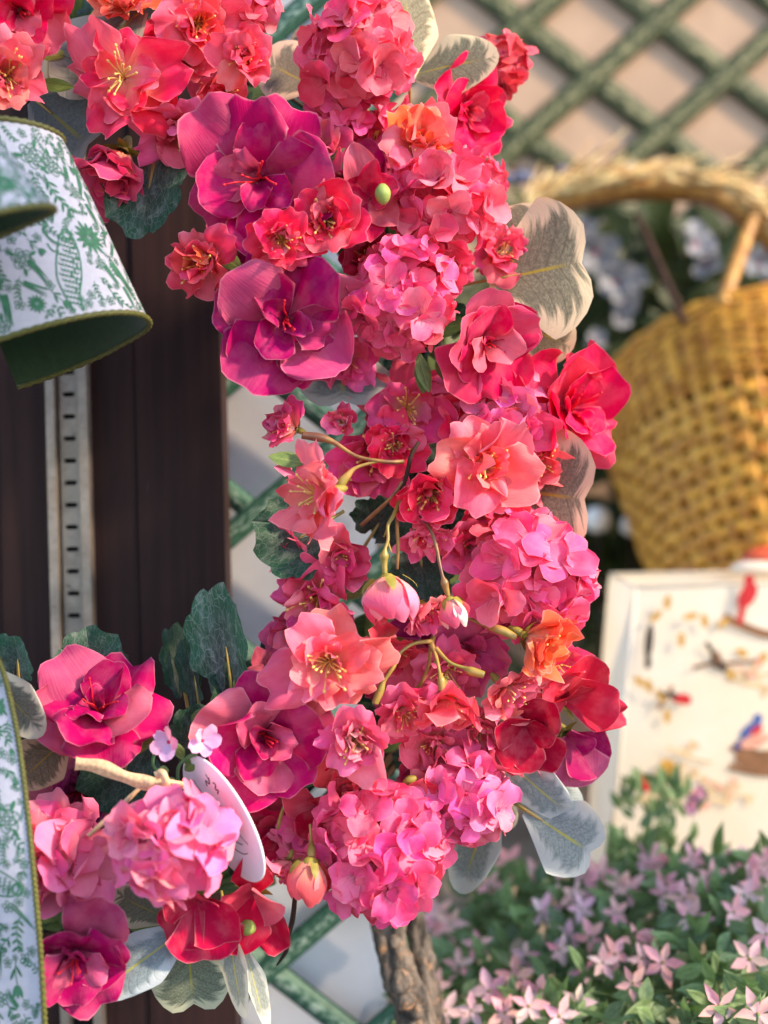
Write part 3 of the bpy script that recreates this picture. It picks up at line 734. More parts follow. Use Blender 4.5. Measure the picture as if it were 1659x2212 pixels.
RD = '#c41440'
PE = [
 (1225, 1515, .79, 118, .35, .1, '#d02a48', 'red sweet pea with folded petals at the lower right edge of the wreath', [(75, 30, .85, 1), (20, 40, .8, .9), (150, 30, .8, 1), (-15, 10, 1.0, .5), (100, 60, .6, 1)]),
 (1225, 1590, .80, 110, .3, .4, '#a81464', 'dark magenta drooping sweet pea below the red one at the lower right edge', [(-80, 20, .85, 1), (-40, 25, .8, .9), (30, 50, .5, .8)]),
 (1135, 1570, .78, 105, .05, .3, '#a80c34', 'dark red sweet pea with a pointed petal left of the lower right edge', [(60, 30, .9, .8), (-60, 20, .85, .9), (-110, 25, .8, 1), (160, 40, .7, .9), (0, 50, .6, .8)]),
 (430, 1945, .725, 105, -.05, .35, '#b0103f', 'crimson sweet pea hanging below the bright pink hydrangea head', [(-80, 15, 1.05, .9), (-130, 25, .85, .9), (-35, 30, .9, .9), (90, 40, .7, 1), (150, 45, .7, .9)]),
 (545, 1930, .735, 118, .05, .3, '#c4123c', 'bright red sweet pea with long folded petals below the white tag', [(-65, 10, 1.05, .55), (-110, 22, .95, .8), (85, 25, 1.0, .55), (10, 45, .7, .7), (150, 45, .6, .8)]),
 (690, 1745, .775, 75, -.1, .1, '#b8103c', 'dark red folded sweet pea left of the largest hydrangea head', [(-120, 20, .8, .9), (160, 25, .9, .7), (20, 30, .8, .7), (70, 45, .6, .8)]),
 (585, 1465, .785, 65, -.1, -.2, '#b00e34', 'dark red pointed sweet pea behind the magenta azalea', [(110, 25, .9, .6), (60, 30, .9, .6), (170, 40, .8, .6)]),
 (800, 430, .765, 85, .0, .0, '#c8144c', 'crimson sweet pea with tall folded petals around a green bud', [(110, 30, 1.15, .5), (80, 45, .9, .5), (-90, 25, 1.0, .6), (-50, 30, .9, .6), (10, 45, .8, .8), (160, 40, .7, .7)]),
 (885, 1715, .765, 52, .15, .0, '#e03050', 'small red sweet pea bud between the two lower hydrangea heads', [(20, 35, 1.0, .8), (60, 45, .9, .7), (-30, 35, .8, .8), (170, 35, .7, .8)]),
]
pes = [pea(x, y, d, r, tx, ty, c, lab, sp) for x, y, d, r, tx, ty, c, lab, sp in PE]

# green leaves and buds that belong to single flowers
def ol(par, b, t, w, d=.80, roll=0, col=(1, 1, 1), d1=None): add_leaf(par, 'oval', b, t, w, d, d if d1 is None else d1, roll, col)
ol(azs[0], (470, 340), (440, 232), 60, .79); ol(azs[0], (700, 350), (790, 335), 50, .79)
ol(azs[1], (520, 580), (470, 545), 40, .775); ol(azs[1], (530, 800), (480, 770), 50, .79)
ol(azs[5], (225, 1600), (110, 1585), 62, .755, 35); ol(azs[5], (235, 1620), (345, 1590), 70, .75, -30)
ol(azs[6], (455, 1590), (425, 1520), 60, .775); ol(azs[6], (520, 1510), (545, 1445), 62, .78); ol(azs[6], (645, 1690), (652, 1600), 46, .765, 20, (1.1, 1.15, 1)); ol(azs[6], (600, 1700), (660, 1650), 45, .78)
ol(azs[2], (915, 850), (905, 762), 34, .768, 20); ol(azs[2], (905, 765), (925, 848), 40, .765, -25); ol(azs[2], (950, 760), (985, 830), 55, .78, 10, (.7, .7, .6)); ol(azs[2], (1010, 735), (965, 790), 45, .785, 0, (.8, .75, .6))
ol(azs[9], (20, 60), (45, 160), 60, .76, 40, (1.3, 1.0, .5)); ol(azs[9], (60, 90), (140, 125), 60, .77, -20, (1.5, 1.0, .55)); ol(azs[9], (80, 180), (160, 188), 32, .75, 0, (.9, .85, .4)); ol(azs[9], (145, 75), (160, 58), 12, .75)
ol(bls[14], (660, 1000), (580, 985), 42, .75, 30, (1.1, 1.2, 1.1)); ol(bls[21], (740, 1290), (795, 1245), 55, .79); ol(bls[10], (700, 590), (680, 555), 26, .76)
ol(bls[8], (480, 555), (525, 535), 22, .765)
def bud(par, p0, p1, w, d, mat, name='bud'):
    a, b_ = P(*p0, d), P(*p1, d); b = MB(); pts = []; rad = []
    for i in range(9):
        t = i/8; pts.append(a.lerp(b_, t)); rad.append(w*d/F/2*(math.sin(math.pi*(.08+.88*t))**.7))
    b.tube(pts, rad, 10); return b.build(name, mat, par)
bud(pes[7], (826, 398), (828, 442), 36, .735, M['bud'])
bud(pes[4], (540, 1985), (530, 2020), 40, .735, M['bud'])
bud(pes[8], (900, 1680), (870, 1692), 22, .76, M['calyx'])

# ------------------------------------------------------------------ blossom sprays: bare stems, swollen nodes and buds
def px_tube(par, pts, rad, name='stem', mat='twig', n=None, sides=7):
    """pts: (x, y, d) control points; rad: px radii per control point"""
    n = n or len(pts)*6
    q = spline([(*p, r) for p, r in zip(pts, rad)], n)
    b = MB(); b.tube([P(x, y, d) for x, y, d, _ in q], [max(.0004, r*d/F) for *_, d, r in q], sides)
    return b.build(name, M[mat], par)
sp1 = empty('blossom_spray', P(865, 1070, .78), 'bare branching stems with two hanging pink buds in the middle of the wreath', 'flower stem')
d = .755
for pts, rad, mt in [
  ([(652, 940, d), (690, 945, d), (720, 955, d), (770, 985, d), (830, 997, d), (872, 997, d+.005)], [8, 10, 6, 4, 4.5, 5], 'twig'),
  ([(728, 1060, d), (736, 1045, d), (748, 1030, d), (770, 1010, d), (820, 995, d)], [6, 11, 9, 4, 4], 'stem'),
  ([(905, 955, .77), (888, 985, .765), (880, 1020, .765), (868, 1060, .765), (862, 1085, .765)], [4, 5, 5, 5, 5], 'vine'),
  ([(780, 1135, .775), (810, 1108, .77), (845, 1075, .765), (870, 1040, .765)], [5, 5, 4, 4], 'twig'),
  ([(866, 1075, .76), (852, 1110, .75), (838, 1135, .745), (838, 1165, .742), (832, 1185, .74), (830, 1200, .74), (830, 1215, .74), (831, 1240, .74)], [6, 5, 4, 4, 4, 10, 7, 6], 'stem'),
  ([(866, 1078, .76), (858, 1130, .755), (860, 1180, .755), (858, 1230, .755)], [5, 4, 4, 3], 'twig'),
  ([(885, 1085, .765), (925, 1135, .752), (942, 1180, .748), (950, 1220, .745), (956, 1245, .742), (960, 1258, .742), (964, 1272, .742), (968, 1288, .742)], [4, 4, 4, 4, 4, 9, 7, 5], 'twig'),
  ([(838, 1140, .745), (829, 1160, .745)], [3, 1.5], 'stem'), ([(838, 1172, .742), (845, 1192, .742)], [3, 1.5], 'stem'),
  ([(862, 1085, .765), (835, 1092, .765)], [3, 2], 'vine'), ([(866, 1095, .765), (880, 1125, .765)], [3, 4], 'twig')]:
    px_tube(sp1, pts, rad, 'stem', mt)
def bud_flower(par, x, y, d, L, w, ang, col, white=None, n=6):
    """closed bud: calyx cap at (x, y), petals wrapped along direction ang (deg, picture)"""
    dirv = (CR*math.cos(R(ang)) - CU*math.sin(R(ang)) - CF*.1).normalized()
    s = L*d/F
    Mx = frame(P(x, y, d), dirv, rnd.uniform(0, 6), s)
    b = MB(); prof = [(0, .02), (.02, .10), (.08, .17), (.16, .20)]
    b.quadgrid([Mx @ Vector((r_*math.cos(a*math.pi/5), r_*math.sin(a*math.pi/5), z)) for z, r_ in prof for a in range(10)], 4, 10, None, True)
    cal = b.build('bud', M['calyx'], par)
    inv = par.matrix_basis.inverted()
    for k in range(5):   # sepals down the bud
        a = k*2*math.pi/5+.3; rows = []
        for i in range(5):
            t = i/4
            for q in (-1, 0, 1):
                aa = a+q*.30*(1-t)**.8; rr = (w/L)*.52*math.sin(math.pi*min(.5, .2+.3*t)) ; rows.append(Mx @ Vector((rr*math.cos(aa), rr*math.sin(aa), .08+.30*t)))
        sb = MB(); sb.quadgrid(rows, 5, 3); so_ = sb.build('sepal', M['calyx'], par); so_.parent = cal
    for k in range(n):
        a = k*2*math.pi/n*1.0+rnd.uniform(-.2, .2); rows = []; uvs = []
        rr0 = (w/L)/2*(1-.10*(k % 2)); aw = rnd.uniform(.75, 1.0); ln = rnd.uniform(.88, 1.05)
        for i in range(10):
            t = i/9
            rr = rr0*(math.sin(math.pi*(.06+.74*t))**.75)
            for j in range(8):
                v = -1+2*j/7; tt = t*(1-.22*v*v*t)
                aa = a+v*aw*math.sin(math.pi*(.12+.70*t))**.6
                q = rr*(1+.10*v+.03*math.sin(5*v+k))
                rows.append(Mx @ Vector((q*math.cos(aa), q*math.sin(aa), .08+.94*ln*tt))); uvs.append(((v+1)/2, t))
        pb = MB(); pb.quadgrid(rows, 10, 8, uvs); o = pb.build('petal', M['blossom'], par)
        o.parent = cal
        o.color = jit(lin(white) if (white and k % 3 == 0) else lin(col), .1)
    return cal
bud_flower(sp1, 834, 1238, .738, 108, 122, 82, '#f6648c', '#f7a0b4', 7)
bud_flower(sp1, 968, 1288, .742, 72, 66, 72, '#ee6a86', '#f8dcc8', 5)
e = blossom(905, 1308, .755, 62, .35, .75, PC, 'small pink blossom nodding beside the larger of the two hanging buds', 34, 1.0, RC)
sp2 = empty('blossom_spray', P(935, 1385, .765), 'olive branching stems with swollen nodes over the purple shade in the lower wreath', 'flower stem')
for pts, rad, mt in [
  ([(935, 1345, .78), (938, 1370, .765), (932, 1390, .76), (940, 1410, .756)], [4, 5, 7, 5], 'twig'),
  ([(932, 1385, .76), (895, 1390, .752), (865, 1410, .748), (850, 1440, .745), (830, 1470, .745), (822, 1490, .745), (810, 1520, .745)], [5, 4, 4, 5, 5, 9, 8], 'stem'),
  ([(938, 1405, .757), (945, 1430, .75), (950, 1455, .745), (953, 1470, .743), (955, 1492, .742)], [4, 4, 4, 9, 8], 'stem'),
  ([(942, 1400, .757), (970, 1430, .75), (1000, 1442, .748), (1018, 1450, .746), (1046, 1458, .744)], [5, 4, 4, 10, 8], 'stem'),
  ([(930, 1400, .76), (925, 1440, .765), (910, 1475, .768), (890, 1500, .775)], [4, 4, 4, 4], 'twig'),
  ([(1000, 1330, .775), (1040, 1348, .765), (1070, 1358, .755), (1090, 1365, .752), (1115, 1378, .75)], [4, 4, 9, 10, 7], 'stem'),
  ([(1150, 1470, .775), (1170, 1490, .775)], [9, 9], 'stem'),
  ([(945, 1425, .752), (937, 1432, .752)], [3, 1.5], 'stem'), ([(985, 1437, .749), (982, 1447, .749)], [3, 1.5], 'stem')]:
    px_tube(sp2, pts, rad, 'stem', mt)
sp3 = empty('blossom_spray', P(672, 1850, .74), 'single coral bud on a thin olive stem right below the white tag', 'flower stem')
px_tube(sp3, [(670, 1780, .755), (672, 1815, .75), (673, 1835, .742), (672, 1852, .738)], [3, 4, 9, 8], 'stem', 'stem')
px_tube(sp3, [(655, 1675, .78), (615, 1740, .775), (600, 1790, .775)], [4, 4, 4], 'stem', 'stem')
bud_flower(sp3, 672, 1850, .735, 98, 96, 96, '#f2666c', '#f58a90', 6)
e = blossom(625, 1860, .755, 55, -.2, .75, PC, 'pale pink blossom hanging left of the single coral bud', 38)
tw = empty('vine_tendril', P(640, 1930, .79), 'thin dark purple brown twig hanging below the wreath over the white wall', 'twig')
px_tube(tw, [(638, 1930, .79), (632, 1985, .79), (622, 2025, .79), (618, 2055, .79), (598, 2085, .795)], [5, 6, 5, 5, 2], 'stem', 'vine', 40)

# ------------------------------------------------------------------ variegated leaves
def sprig(label, leaves, cat='leaf', group='cream edged leaves of the wreath'):
    b0 = leaves[0]
    e = empty('variegated_leaf' if len(leaves) == 1 else 'variegated_leaf_sprig', P(*b0[1], b0[4]), label, cat, group)
    for kind, b, t, w, d0, d1, roll, col in leaves:
        add_leaf(e, kind, b, t, w, d0, d1, roll, col)
        px_tube(e, [(b[0]+(b[0]-t[0])*.25, b[1]+(b[1]-t[1])*.25, d0+.012), (*b, d0), (b[0]+(t[0]-b[0])*.3, b[1]+(t[1]-b[1])*.3, d0*.7+d1*.3+.001)], [3.5, 3.5, 1.5], 'stalk', 'stem')
    return e
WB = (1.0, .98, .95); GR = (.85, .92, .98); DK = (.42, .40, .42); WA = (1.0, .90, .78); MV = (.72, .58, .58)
sprig('large heart shaped cream leaf with brown veined middle at the right of the wreath', [('heart', (1055, 605), (1290, 562), 318, .812, .795, -8, WA), ('round', (1105, 690), (1238, 752), 150, .822, .812, 12, WA), ('round', (1060, 560), (1180, 455), 150, .830, .822, -20, WA)])
sprig('mauve heart shaped leaf beside the hot pink azalea in front of the basket', [('heart', (1085, 1055), (1292, 1082), 292, .808, .800, 8, MV), ('round', (1080, 950), (1170, 965), 130, .84, .83, 10, (.5, .42, .46)), ('round', (1060, 1040), (1132, 1075), 100, .838, .832, 0, MV)])
sprig('tall cream leaf and grey green cream edged leaf at the top of the wreath', [('round', (885, 175), (885, -60), 165, .82, .81, 35, WA), ('round', (885, 165), (1078, 118), 150, .83, .815, -15, (.9, .88, .75))])
sprig('pinkish leaf with dark middle behind the topmost hydrangea head', [('heart', (690, 190), (560, 130), 165, .825, .82, 15, MV), ('round', (690, 150), (640, 60), 95, .83, .83, -20, (.75, .62, .55))])
sprig('grey hanging notched leaf under the purple magenta azalea', [('sheart', (738, 720), (742, 892), 205, .81, .80, 0, (.62, .68, .74))])
sprig('pair of long pale leaves pointing down right under the dark red sweet peas', [('sround', (1080, 1630), (1238, 1768), 105, .80, .79, 15, GR), ('sround', (1110, 1630), (1258, 1738), 70, .815, .82, -20, GR)])
sprig('pale grey notched leaf at the lower right, closest to the small pink star flowers', [('sheart', (1135, 1750), (1300, 1852), 180, .80, .785, 5, GR)])
sprig('long grey striped leaf hanging behind the orchid pink hydrangea head', [('sround', (1075, 1700), (990, 1930), 120, .825, .815, 30, (.62, .66, .66)), ('sround', (1070, 1700), (1105, 1790), 60, .84, .84, 0, WA)])
sprig('pale blue grey leaf with yellow midrib at the bottom left, beside the magenta azalea', [('sround', (418, 1995), (204, 2150), 125, .735, .715, 18, (.80, .90, 1.05))])
sprig('small grey cream edged leaf between the two bright pink hydrangea heads', [('round', (370, 1990), (245, 1925), 115, .745, .745, -15, (.72, .76, .78)), ('round', (400, 1900), (300, 1925), 60, .735, .735, 30, GR)])
sprig('dark green notched leaf with cream tip hanging at the bottom of the wreath', [('heart', (402, 1990), (420, 2200), 185, .752, .742, 0, (.62, .72, .66))])
sprig('narrow cream leaf with yellow midrib hanging at the bottom next to the lattice', [('sround', (488, 1980), (528, 2200), 92, .74, .735, 40, WB), ('sround', (520, 2030), (582, 2225), 60, .748, .745, -55, WB)])
sprig('large dim mauve leaf behind the coral blossoms at the top left', [('sround', (310, 20), (125, 200), 200, .775, .765, 10, (.62, .55, .50))])
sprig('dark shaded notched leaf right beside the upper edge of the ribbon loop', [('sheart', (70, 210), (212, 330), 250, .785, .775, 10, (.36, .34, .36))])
sprig('grey white leaf peeking out behind the top of the ribbon tail', [('round', (-30, 1440), (92, 1590), 120, .725, .72, 15, GR), ('round', (150, 1590), (30, 1700), 125, .74, .735, -10, (.66, .60, .58))])

# ------------------------------------------------------------------ geranium leaves
def ger(label, b, t, w, d0, d1, roll, col=(1, 1, 1)):
    e = empty('geranium_leaf', P(*b, d0), label, 'leaf', 'dark geranium leaves of the wreath')
    add_leaf(e, 'ger', b, t, w, d0, d1, roll, col)
    px_tube(e, [(b[0]+(b[0]-t[0])*.3, b[1]+(b[1]-t[1])*.3, d0+.01), (*b, d0), (b[0]+(t[0]-b[0])*.4, b[1]+(t[1]-b[1])*.4, d0*.6+d1*.4+.002)], [4, 3.5, 2], 'stalk', 'stem')
    return e
ger('dark scalloped geranium leaf between the hanging dusty rose blossom and the board', (335, 335), (300, 522), 175, .79, .772, 8, (1, 1, 1))
ger('dark green geranium leaf over the white wall under the pale coral blossom', (700, 1130), (560, 1215), 190, .795, .785, 12, (.8, .85, .8))
ger('upright folded geranium leaf with silvery middle against the brown board', (500, 1490), (470, 1255), 150, .78, .775, -25, (1.25, 1.25, 1.2))
ger('dark geranium leaf in front of the metal shelf standard', (205, 1490), (185, 1350), 150, .785, .78, 15, (.95, .95, .95))
ger('geranium leaf with a pale curled edge behind the ribbon tail', (40, 1460), (35, 1368), 130, .74, .73, -30, (1.2, 1.3, 1.2))
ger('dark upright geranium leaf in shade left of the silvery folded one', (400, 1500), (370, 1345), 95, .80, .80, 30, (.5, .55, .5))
ger('narrow dark geranium leaf touching the silvery folded one', (430, 1520), (405, 1370), 70, .79, .79, -40, (.55, .6, .55))
ger('flat dark geranium leaf right above the magenta azalea with the swirled heart', (520, 1540), (470, 1440), 150, .79, .785, 50, (.75, .8, .75))
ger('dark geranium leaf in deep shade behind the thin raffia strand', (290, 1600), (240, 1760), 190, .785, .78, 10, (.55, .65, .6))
ger('dark geranium leaf behind the lilac sprig', (420, 1640), (410, 1520), 120, .78, .775, 20, (.6, .65, .6))
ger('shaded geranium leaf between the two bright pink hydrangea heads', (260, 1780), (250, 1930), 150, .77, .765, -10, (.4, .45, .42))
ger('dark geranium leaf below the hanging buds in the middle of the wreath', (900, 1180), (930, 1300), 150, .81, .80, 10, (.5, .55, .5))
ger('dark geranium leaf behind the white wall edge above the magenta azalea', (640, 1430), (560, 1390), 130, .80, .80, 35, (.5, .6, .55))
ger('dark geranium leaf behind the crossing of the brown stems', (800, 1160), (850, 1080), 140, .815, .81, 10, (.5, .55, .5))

# ================================================================== RIBBON BOW
def cloth_mat(name, c, cb, sheen=.1):
    t = NT(name); u, v = t.uv(); oc = t.n('TexCoord').outputs['Object']
    wx = t.n('TexWave', {'Vector': oc, 'Scale': 900.0}, bands_direction='X').outputs[1]
    wz = t.n('TexWave', {'Vector': oc, 'Scale': 900.0}, bands_direction='Z').outputs[1]
    w = t.m('ADD', wx, wz); n1 = t.noise(oc, 300, 3)
    cc = t.mix(t.ss(n1, .3, .7, 0, .5), c, tuple(k*.88 for k in c))
    return t.finish(cc, .6, .3, t.bump(w, .3, .0004), .08, None, sheen=sheen)
M['ribbon'] = cloth_mat('printed ribbon cloth', lin('#c2c0ca'), lin('#1f3314'))
M['satin'] = plain('dark green satin', lin('#26401c'), .42, .5, .15, 200, .25, 1500, sheen=.3)
M['cord'] = plain('green gold cord', lin('#5a5a26'), .5, .4, .35, 900, .4, 2500)
M['ink'] = plain('green print ink', lin('#3f6e54'), .7, .2, .22, 300, .1, 500)
# ---- print motifs: every element is a stroke = points + half widths (mm)
def rotp(p, a, s, o): return (o[0]+s*(p[0]*math.cos(a)-p[1]*math.sin(a)), o[1]+s*(p[0]*math.sin(a)+p[1]*math.cos(a)))
def m_leafshape(x, y, a, L, w, n=6):
    return ([(x+L*t/n*math.cos(a), y+L*t/n*math.sin(a)) for t in range(n+1)], [w*math.sin(math.pi*(.03+.94*t/n))**.8 for t in range(n+1)])
def m_ring(x, y, rx, ry, w, n=14, a0=0, a1=2*math.pi, rot=0):
    pts = []
    for i in range(n+1):
        a = a0+(a1-a0)*i/n; px, py = rx*math.cos(a), ry*math.sin(a)
        pts.append((x+px*math.cos(rot)-py*math.sin(rot), y+px*math.sin(rot)+py*math.cos(rot)))
    return (pts, [w]*(n+1))
def m_sprig(g):
    out = [([(0, -12+24*i/10) if False else (2.5*math.sin(i*.35), -12+2.4*i) for i in range(11)], [.35]*11)]
    for k in range(5):
        y = -8+4.2*k; x = 2.5*math.sin((y+12)/2.4*.35)
        for s in (1, -1):
            a = math.pi/2 - s*g.uniform(.7, 1.0); L = g.uniform(4.5, 6.5)
            out.append(m_leafshape(x, y, a, L, .9))
    return out
def m_daisy(g):
    out = []
    n = 13
    for rr, L, w in ((3.2, 7.5, 1.25), (2.4, 4.6, 1.0)):
        for k in range(n):
            a = 2*math.pi*k/n + (0 if rr > 3 else .24)
            out.append(m_leafshape(rr*.8*math.cos(a), rr*.8*math.sin(a), a, L*g.uniform(.9, 1.1), w))
    out.append(m_ring(0, 0, 2.0, 2.0, .45))
    for k in range(6): out.append(m_ring(.9*math.cos(k), .9*math.sin(k), .3, .3, .15, 6))
    return out
def m_rose(g):
    out = [m_ring(0, 0, 1.6, 1.3, .3)]
    for R_, n in ((3.2, 4), (5.4, 5), (7.6, 6)):
        for k in range(n):
            a = 2*math.pi*k/n+R_; out.append(m_ring(R_*.62*math.cos(a), R_*.62*math.sin(a), R_*.48, R_*.40, .32, 12, -1.9, 1.9, a))
            out.append(([(R_*.55*math.cos(a), R_*.55*math.sin(a)), (R_*.95*math.cos(a+.15), R_*.95*math.sin(a+.15))], [.25, .12]))
    for k in range(3): out.append(m_leafshape(6*math.cos(k*2.1), 6*math.sin(k*2.1), k*2.1, 6.5, 1.4))
    return out
def m_berries(g):
    out = [([(0, -10), (.6, -4), (0, 2), (-.5, 7)], [.35]*4)]
    for k in range(11):
        out.append(m_ring(g.uniform(-3.5, 3.5), g.uniform(-3, 8), 1.25, 1.15, .33, 9))
    out.append(m_leafshape(0, -7, .7, 6, 1.1)); out.append(m_leafshape(0, -8, 2.4, 6, 1.1))
    return out
def m_grass(g):
    out = []
    for k in range(5):
        c = g.uniform(-.5, .5); out.append(([(c*6*t*t+k*1.1-2, -12+24*t) for t in (0, .2, .4, .6, .8, 1)], [.5, .75, .75, .6, .4, .1]))
    return out
def m_floret(g):
    out = [m_ring(0, 0, .9, .9, .35, 8)]
    for k in range(5):
        a = 2*math.pi*k/5; out.append(m_ring(2.5*math.cos(a), 2.5*math.sin(a), 1.7, 1.2, .33, 9, 0, 6.3, a))
    return out
def m_tulip(g):
    out = [([(0, -13), (1, -8), (.5, -2), (0, 2)], [.35]*4)]
    for s in (-1, 0, 1): out.append(m_leafshape(s*1.0, 1, math.pi/2-s*.35, 7.5, 1.5))
    out.append(m_leafshape(.6, -9, 1.0, 9, 1.1)); out.append(m_leafshape(.6, -10, 2.2, 8, 1.0))
    return out
def m_bird(g):
    """standing long-tailed game bird with scaled plumage"""
    out = []
    L = [(0, 24), (4.5, 21), (6.5, 15), (7.5, 6), (7.0, -4), (5, -14), (6, -24)]
    Rr = [(0, 24), (-4, 22), (-6, 16), (-7.5, 8), (-8.5, 0), (-8, -9), (-3, -20), (1, -26)]
    out.append((spline(L, 22), [.5]*22)); out.append((spline(Rr, 22), [.5]*22))
    for row in range(13):
        y = 19-3.2*row; wl = 6.2 if 2 < row < 9 else 4.6
        for k in range(-3, 4):
            x = k*2.2+(1.1 if row % 2 else 0)+(.35*max(0, row-7))
            if abs(x-.3) < wl: out.append(m_ring(x, y, 1.15, 1.5, .42, 6, math.pi, 2*math.pi))
    for k in range(9): out.append(m_leafshape(2.5+rndm.uniform(-3, 3), 14-3*k, -1.5, 4, .7))
    out.append(m_ring(0, 23, 3.2, 3.0, .7))
    leg = [(-5, 14), (-11, 16), (-15, 21), (-12, 25), (-18, 27)]
    out.append((spline(leg, 16), [.9, .9, .9, .9, .8, .8, .8, .8, .7, .7, .7, .7, .7, .7, .8, .9]))
    out.append((spline([(-6, 10), (-10, 9), (-13, 13)], 8), [.5]*8))
    return out
rndm = random.Random(3)
def print_on(surf, motifs, off=.00025):
    """surf(a, b) -> (point, normal) with a, b in mm on the cloth; keep() clips"""
    b = MB()
    for fn, o, rot, s in motifs:
        for pts, hw in fn(rndm):
            q = [rotp(p, rot, s, o) for p in pts]; n = len(q); row = []; ok = True
            for i in range(n):
                tx, ty = q[min(n-1, i+1)][0]-q[max(0, i-1)][0], q[min(n-1, i+1)][1]-q[max(0, i-1)][1]
                l = math.hypot(tx, ty) or 1; nx, ny = -ty/l, tx/l
                for sg in (-1, 1):
                    r_ = surf(q[i][0]+nx*sg*hw[i]*s, q[i][1]+ny*sg*hw[i]*s)
                    if r_ is None: ok = False; break
                    row.append(r_[0]+r_[1]*off)
                if not ok: break
            if ok: b.quadgrid(row, n, 2)
    return b
def scatter(a0, a1, b0, b1, gap, fixed, kinds=None):
    out = list(fixed); tries = 0
    kinds = kinds or [m_sprig, m_sprig, m_daisy, m_rose, m_berries, m_grass, m_floret, m_tulip, m_floret, m_sprig]
    rad = {m_daisy: 11, m_rose: 11, m_sprig: 9.5, m_berries: 8, m_grass: 8, m_floret: 5, m_tulip: 9, m_bird: 20}
    while tries < 4000:
        tries += 1; f = rndm.choice(kinds); s = rndm.uniform(.5, .78); o = (rndm.uniform(a0, a1), rndm.uniform(b0, b1))
        if all(math.hypot(o[0]-p[1][0], o[1]-p[1][1]) > gap*(rad[f]*s+rad[p[0]]*p[3]) for p in out):
            out.append((f, o, rndm.uniform(-.9, .9), s))
    for k in range(420):   # little fillers
        o = (rndm.uniform(a0, a1), rndm.uniform(b0, b1)); s = rndm.uniform(.35, .5)
        if all(math.hypot(o[0]-p[1][0], o[1]-p[1][1]) > .80*(rad[p[0]]*p[3]+2.5) for p in out): out.append((rndm.choice((m_floret, m_sprig, m_grass)), o, rndm.uniform(0, 6), s))
    return out
bow = empty('ribbon_bow', P(40, 600, .70), 'wired ribbon bow printed with green birds and garden flowers on white, dark green back', 'ribbon')
def loop(Ct, Cb, e1t, e1b, upt, upb, d0, dep, s0, s1, wid, fixed, ns=64, nt=14, bulge=0):
    Rm = 235*d0/F*1000; 
    def pos(s, t):
        cx = Ct[0]+(Cb[0]-Ct[0])*t; cy = Ct[1]+(Cb[1]-Ct[1])*t
        ex = e1t[0]+(e1b[0]-e1t[0])*t; ey = e1t[1]+(e1b[1]-e1t[1])*t; up = upt+(upb-upt)*t
        wob = 1+.03*math.sin(3*s+2*t)+.008*math.sin(8*s-3*t)
        return P(cx+ex*math.cos(s)*wob, cy+ey*math.cos(s)-up*math.sin(s), d0-dep*math.sin(s))
    def nrm(s, t):
        h = 1e-3; a = pos(s+h, t)-pos(s-h, t); b_ = pos(s, t+h)-pos(s, t-h); n = a.cross(b_).normalized()
        return n if n.dot(pos(s, t)-(pos(s, t)+pos(s+math.pi, t))/2) > 0 else -n
    S0, S1 = R(s0), R(s1); outer = []; inner = []; uvs = []
    for i in range(ns+1):
        s = S0+(S1-S0)*i/ns
        for j in range(nt+1):
            t = j/nt; p = pos(s, t); outer.append(p); inner.append(p-nrm(s, t)*.0006); uvs.append((j/nt, i/ns))
    b = MB(); b.quadgrid(outer, ns+1, nt+1, uvs); lo = b.build('loop', M['ribbon'], bow)
    b = MB(); b.quadgrid(inner, ns+1, nt+1, uvs); k = b.build('lining', M['satin'], bow); k.parent = lo
    for t in (0, 1):
        pts = [pos(S0+(S1-S0)*i/240, t) for i in range(241)]
        rad = [(lambda a, i=i: .0017*(1+.22*math.sin(i*1.7+a*1.0))) for i in range(241)]
        b = MB(); b.tube(pts, rad, 8); k = b.build('cord_edge', M['cord'], bow); k.parent = lo
    # print: a = arc mm from the right end (s = 0) towards the left, b = mm across from the top cord
    def surf(a, bb):
        s = a/Rm; t = bb/wid
        if not (.02 < t < .985) or not (S0 < s < S1): return None
        return pos(s, t), nrm(s, t)
    mt = scatter(-40, Rm*2.1, 3, wid-3, .74, fixed)
    k = print_on(surf, mt).build('printed_pattern', M['ink'], bow); k.parent = lo; k['kind'] = 'stuff'
    return lo
loop((-118, 325), (60, 772), (252, -12), (256, -78), 72, 58, .715, .055, -95, 255, 120,
     [(m_bird, (66, 92), math.pi-.35, 1.0), (m_daisy, (42, 72), .2, 1.05), (m_rose, (60, 22), 0, 1.0), (m_sprig, (52, 45), .4, 1.1), (m_grass, (26, 98), .5, 1.0), (m_rose, (48, 40-14), .4, .9), (m_tulip, (20, 60), 2.6, .9)])
loop((-268, 270), (-122, 522), (232, 5), (232, -72), 34, 30, .600, .03, -95, 255, 85, [(m_daisy, (40, 62), .2, 1.0)])
# tail
tailR = [(-14, 1400), (12, 1470), (38, 1590), (58, 1740), (74, 1900), (88, 2060), (98, 2240)]
TR = spline(tailR, 60); TD = .665
def tail_pos(s, t):   # s 0..1 down, t 0..1 from the right edge to the left
    k = s*59; i = min(58, int(k)); f = k-i; x = TR[i][0]+(TR[i+1][0]-TR[i][0])*f; y = TR[i][1]+(TR[i+1][1]-TR[i][1])*f
    return P(x-330*t, y-18*t, TD + .03*t*t + .006*math.sin(7*s+2*t))
def tail_n(s, t):
    h = 1e-3; n = (tail_pos(s+h, t)-tail_pos(s-h, t)).cross(tail_pos(s, t+h)-tail_pos(s, t-h)).normalized()
    return n if n.y < 0 else -n
pts = []; bk = []; uvs = []
for i in range(61):
    for j in range(11):
        s, t = i/60, j/10; p = tail_pos(s*.999, t); pts.append(p); bk.append(p-tail_n(max(.01, s*.98), t)*.0006); uvs.append((t, s))
b = MB(); b.quadgrid(pts, 61, 11, uvs); tl = b.build('tail', M['ribbon'], bow)
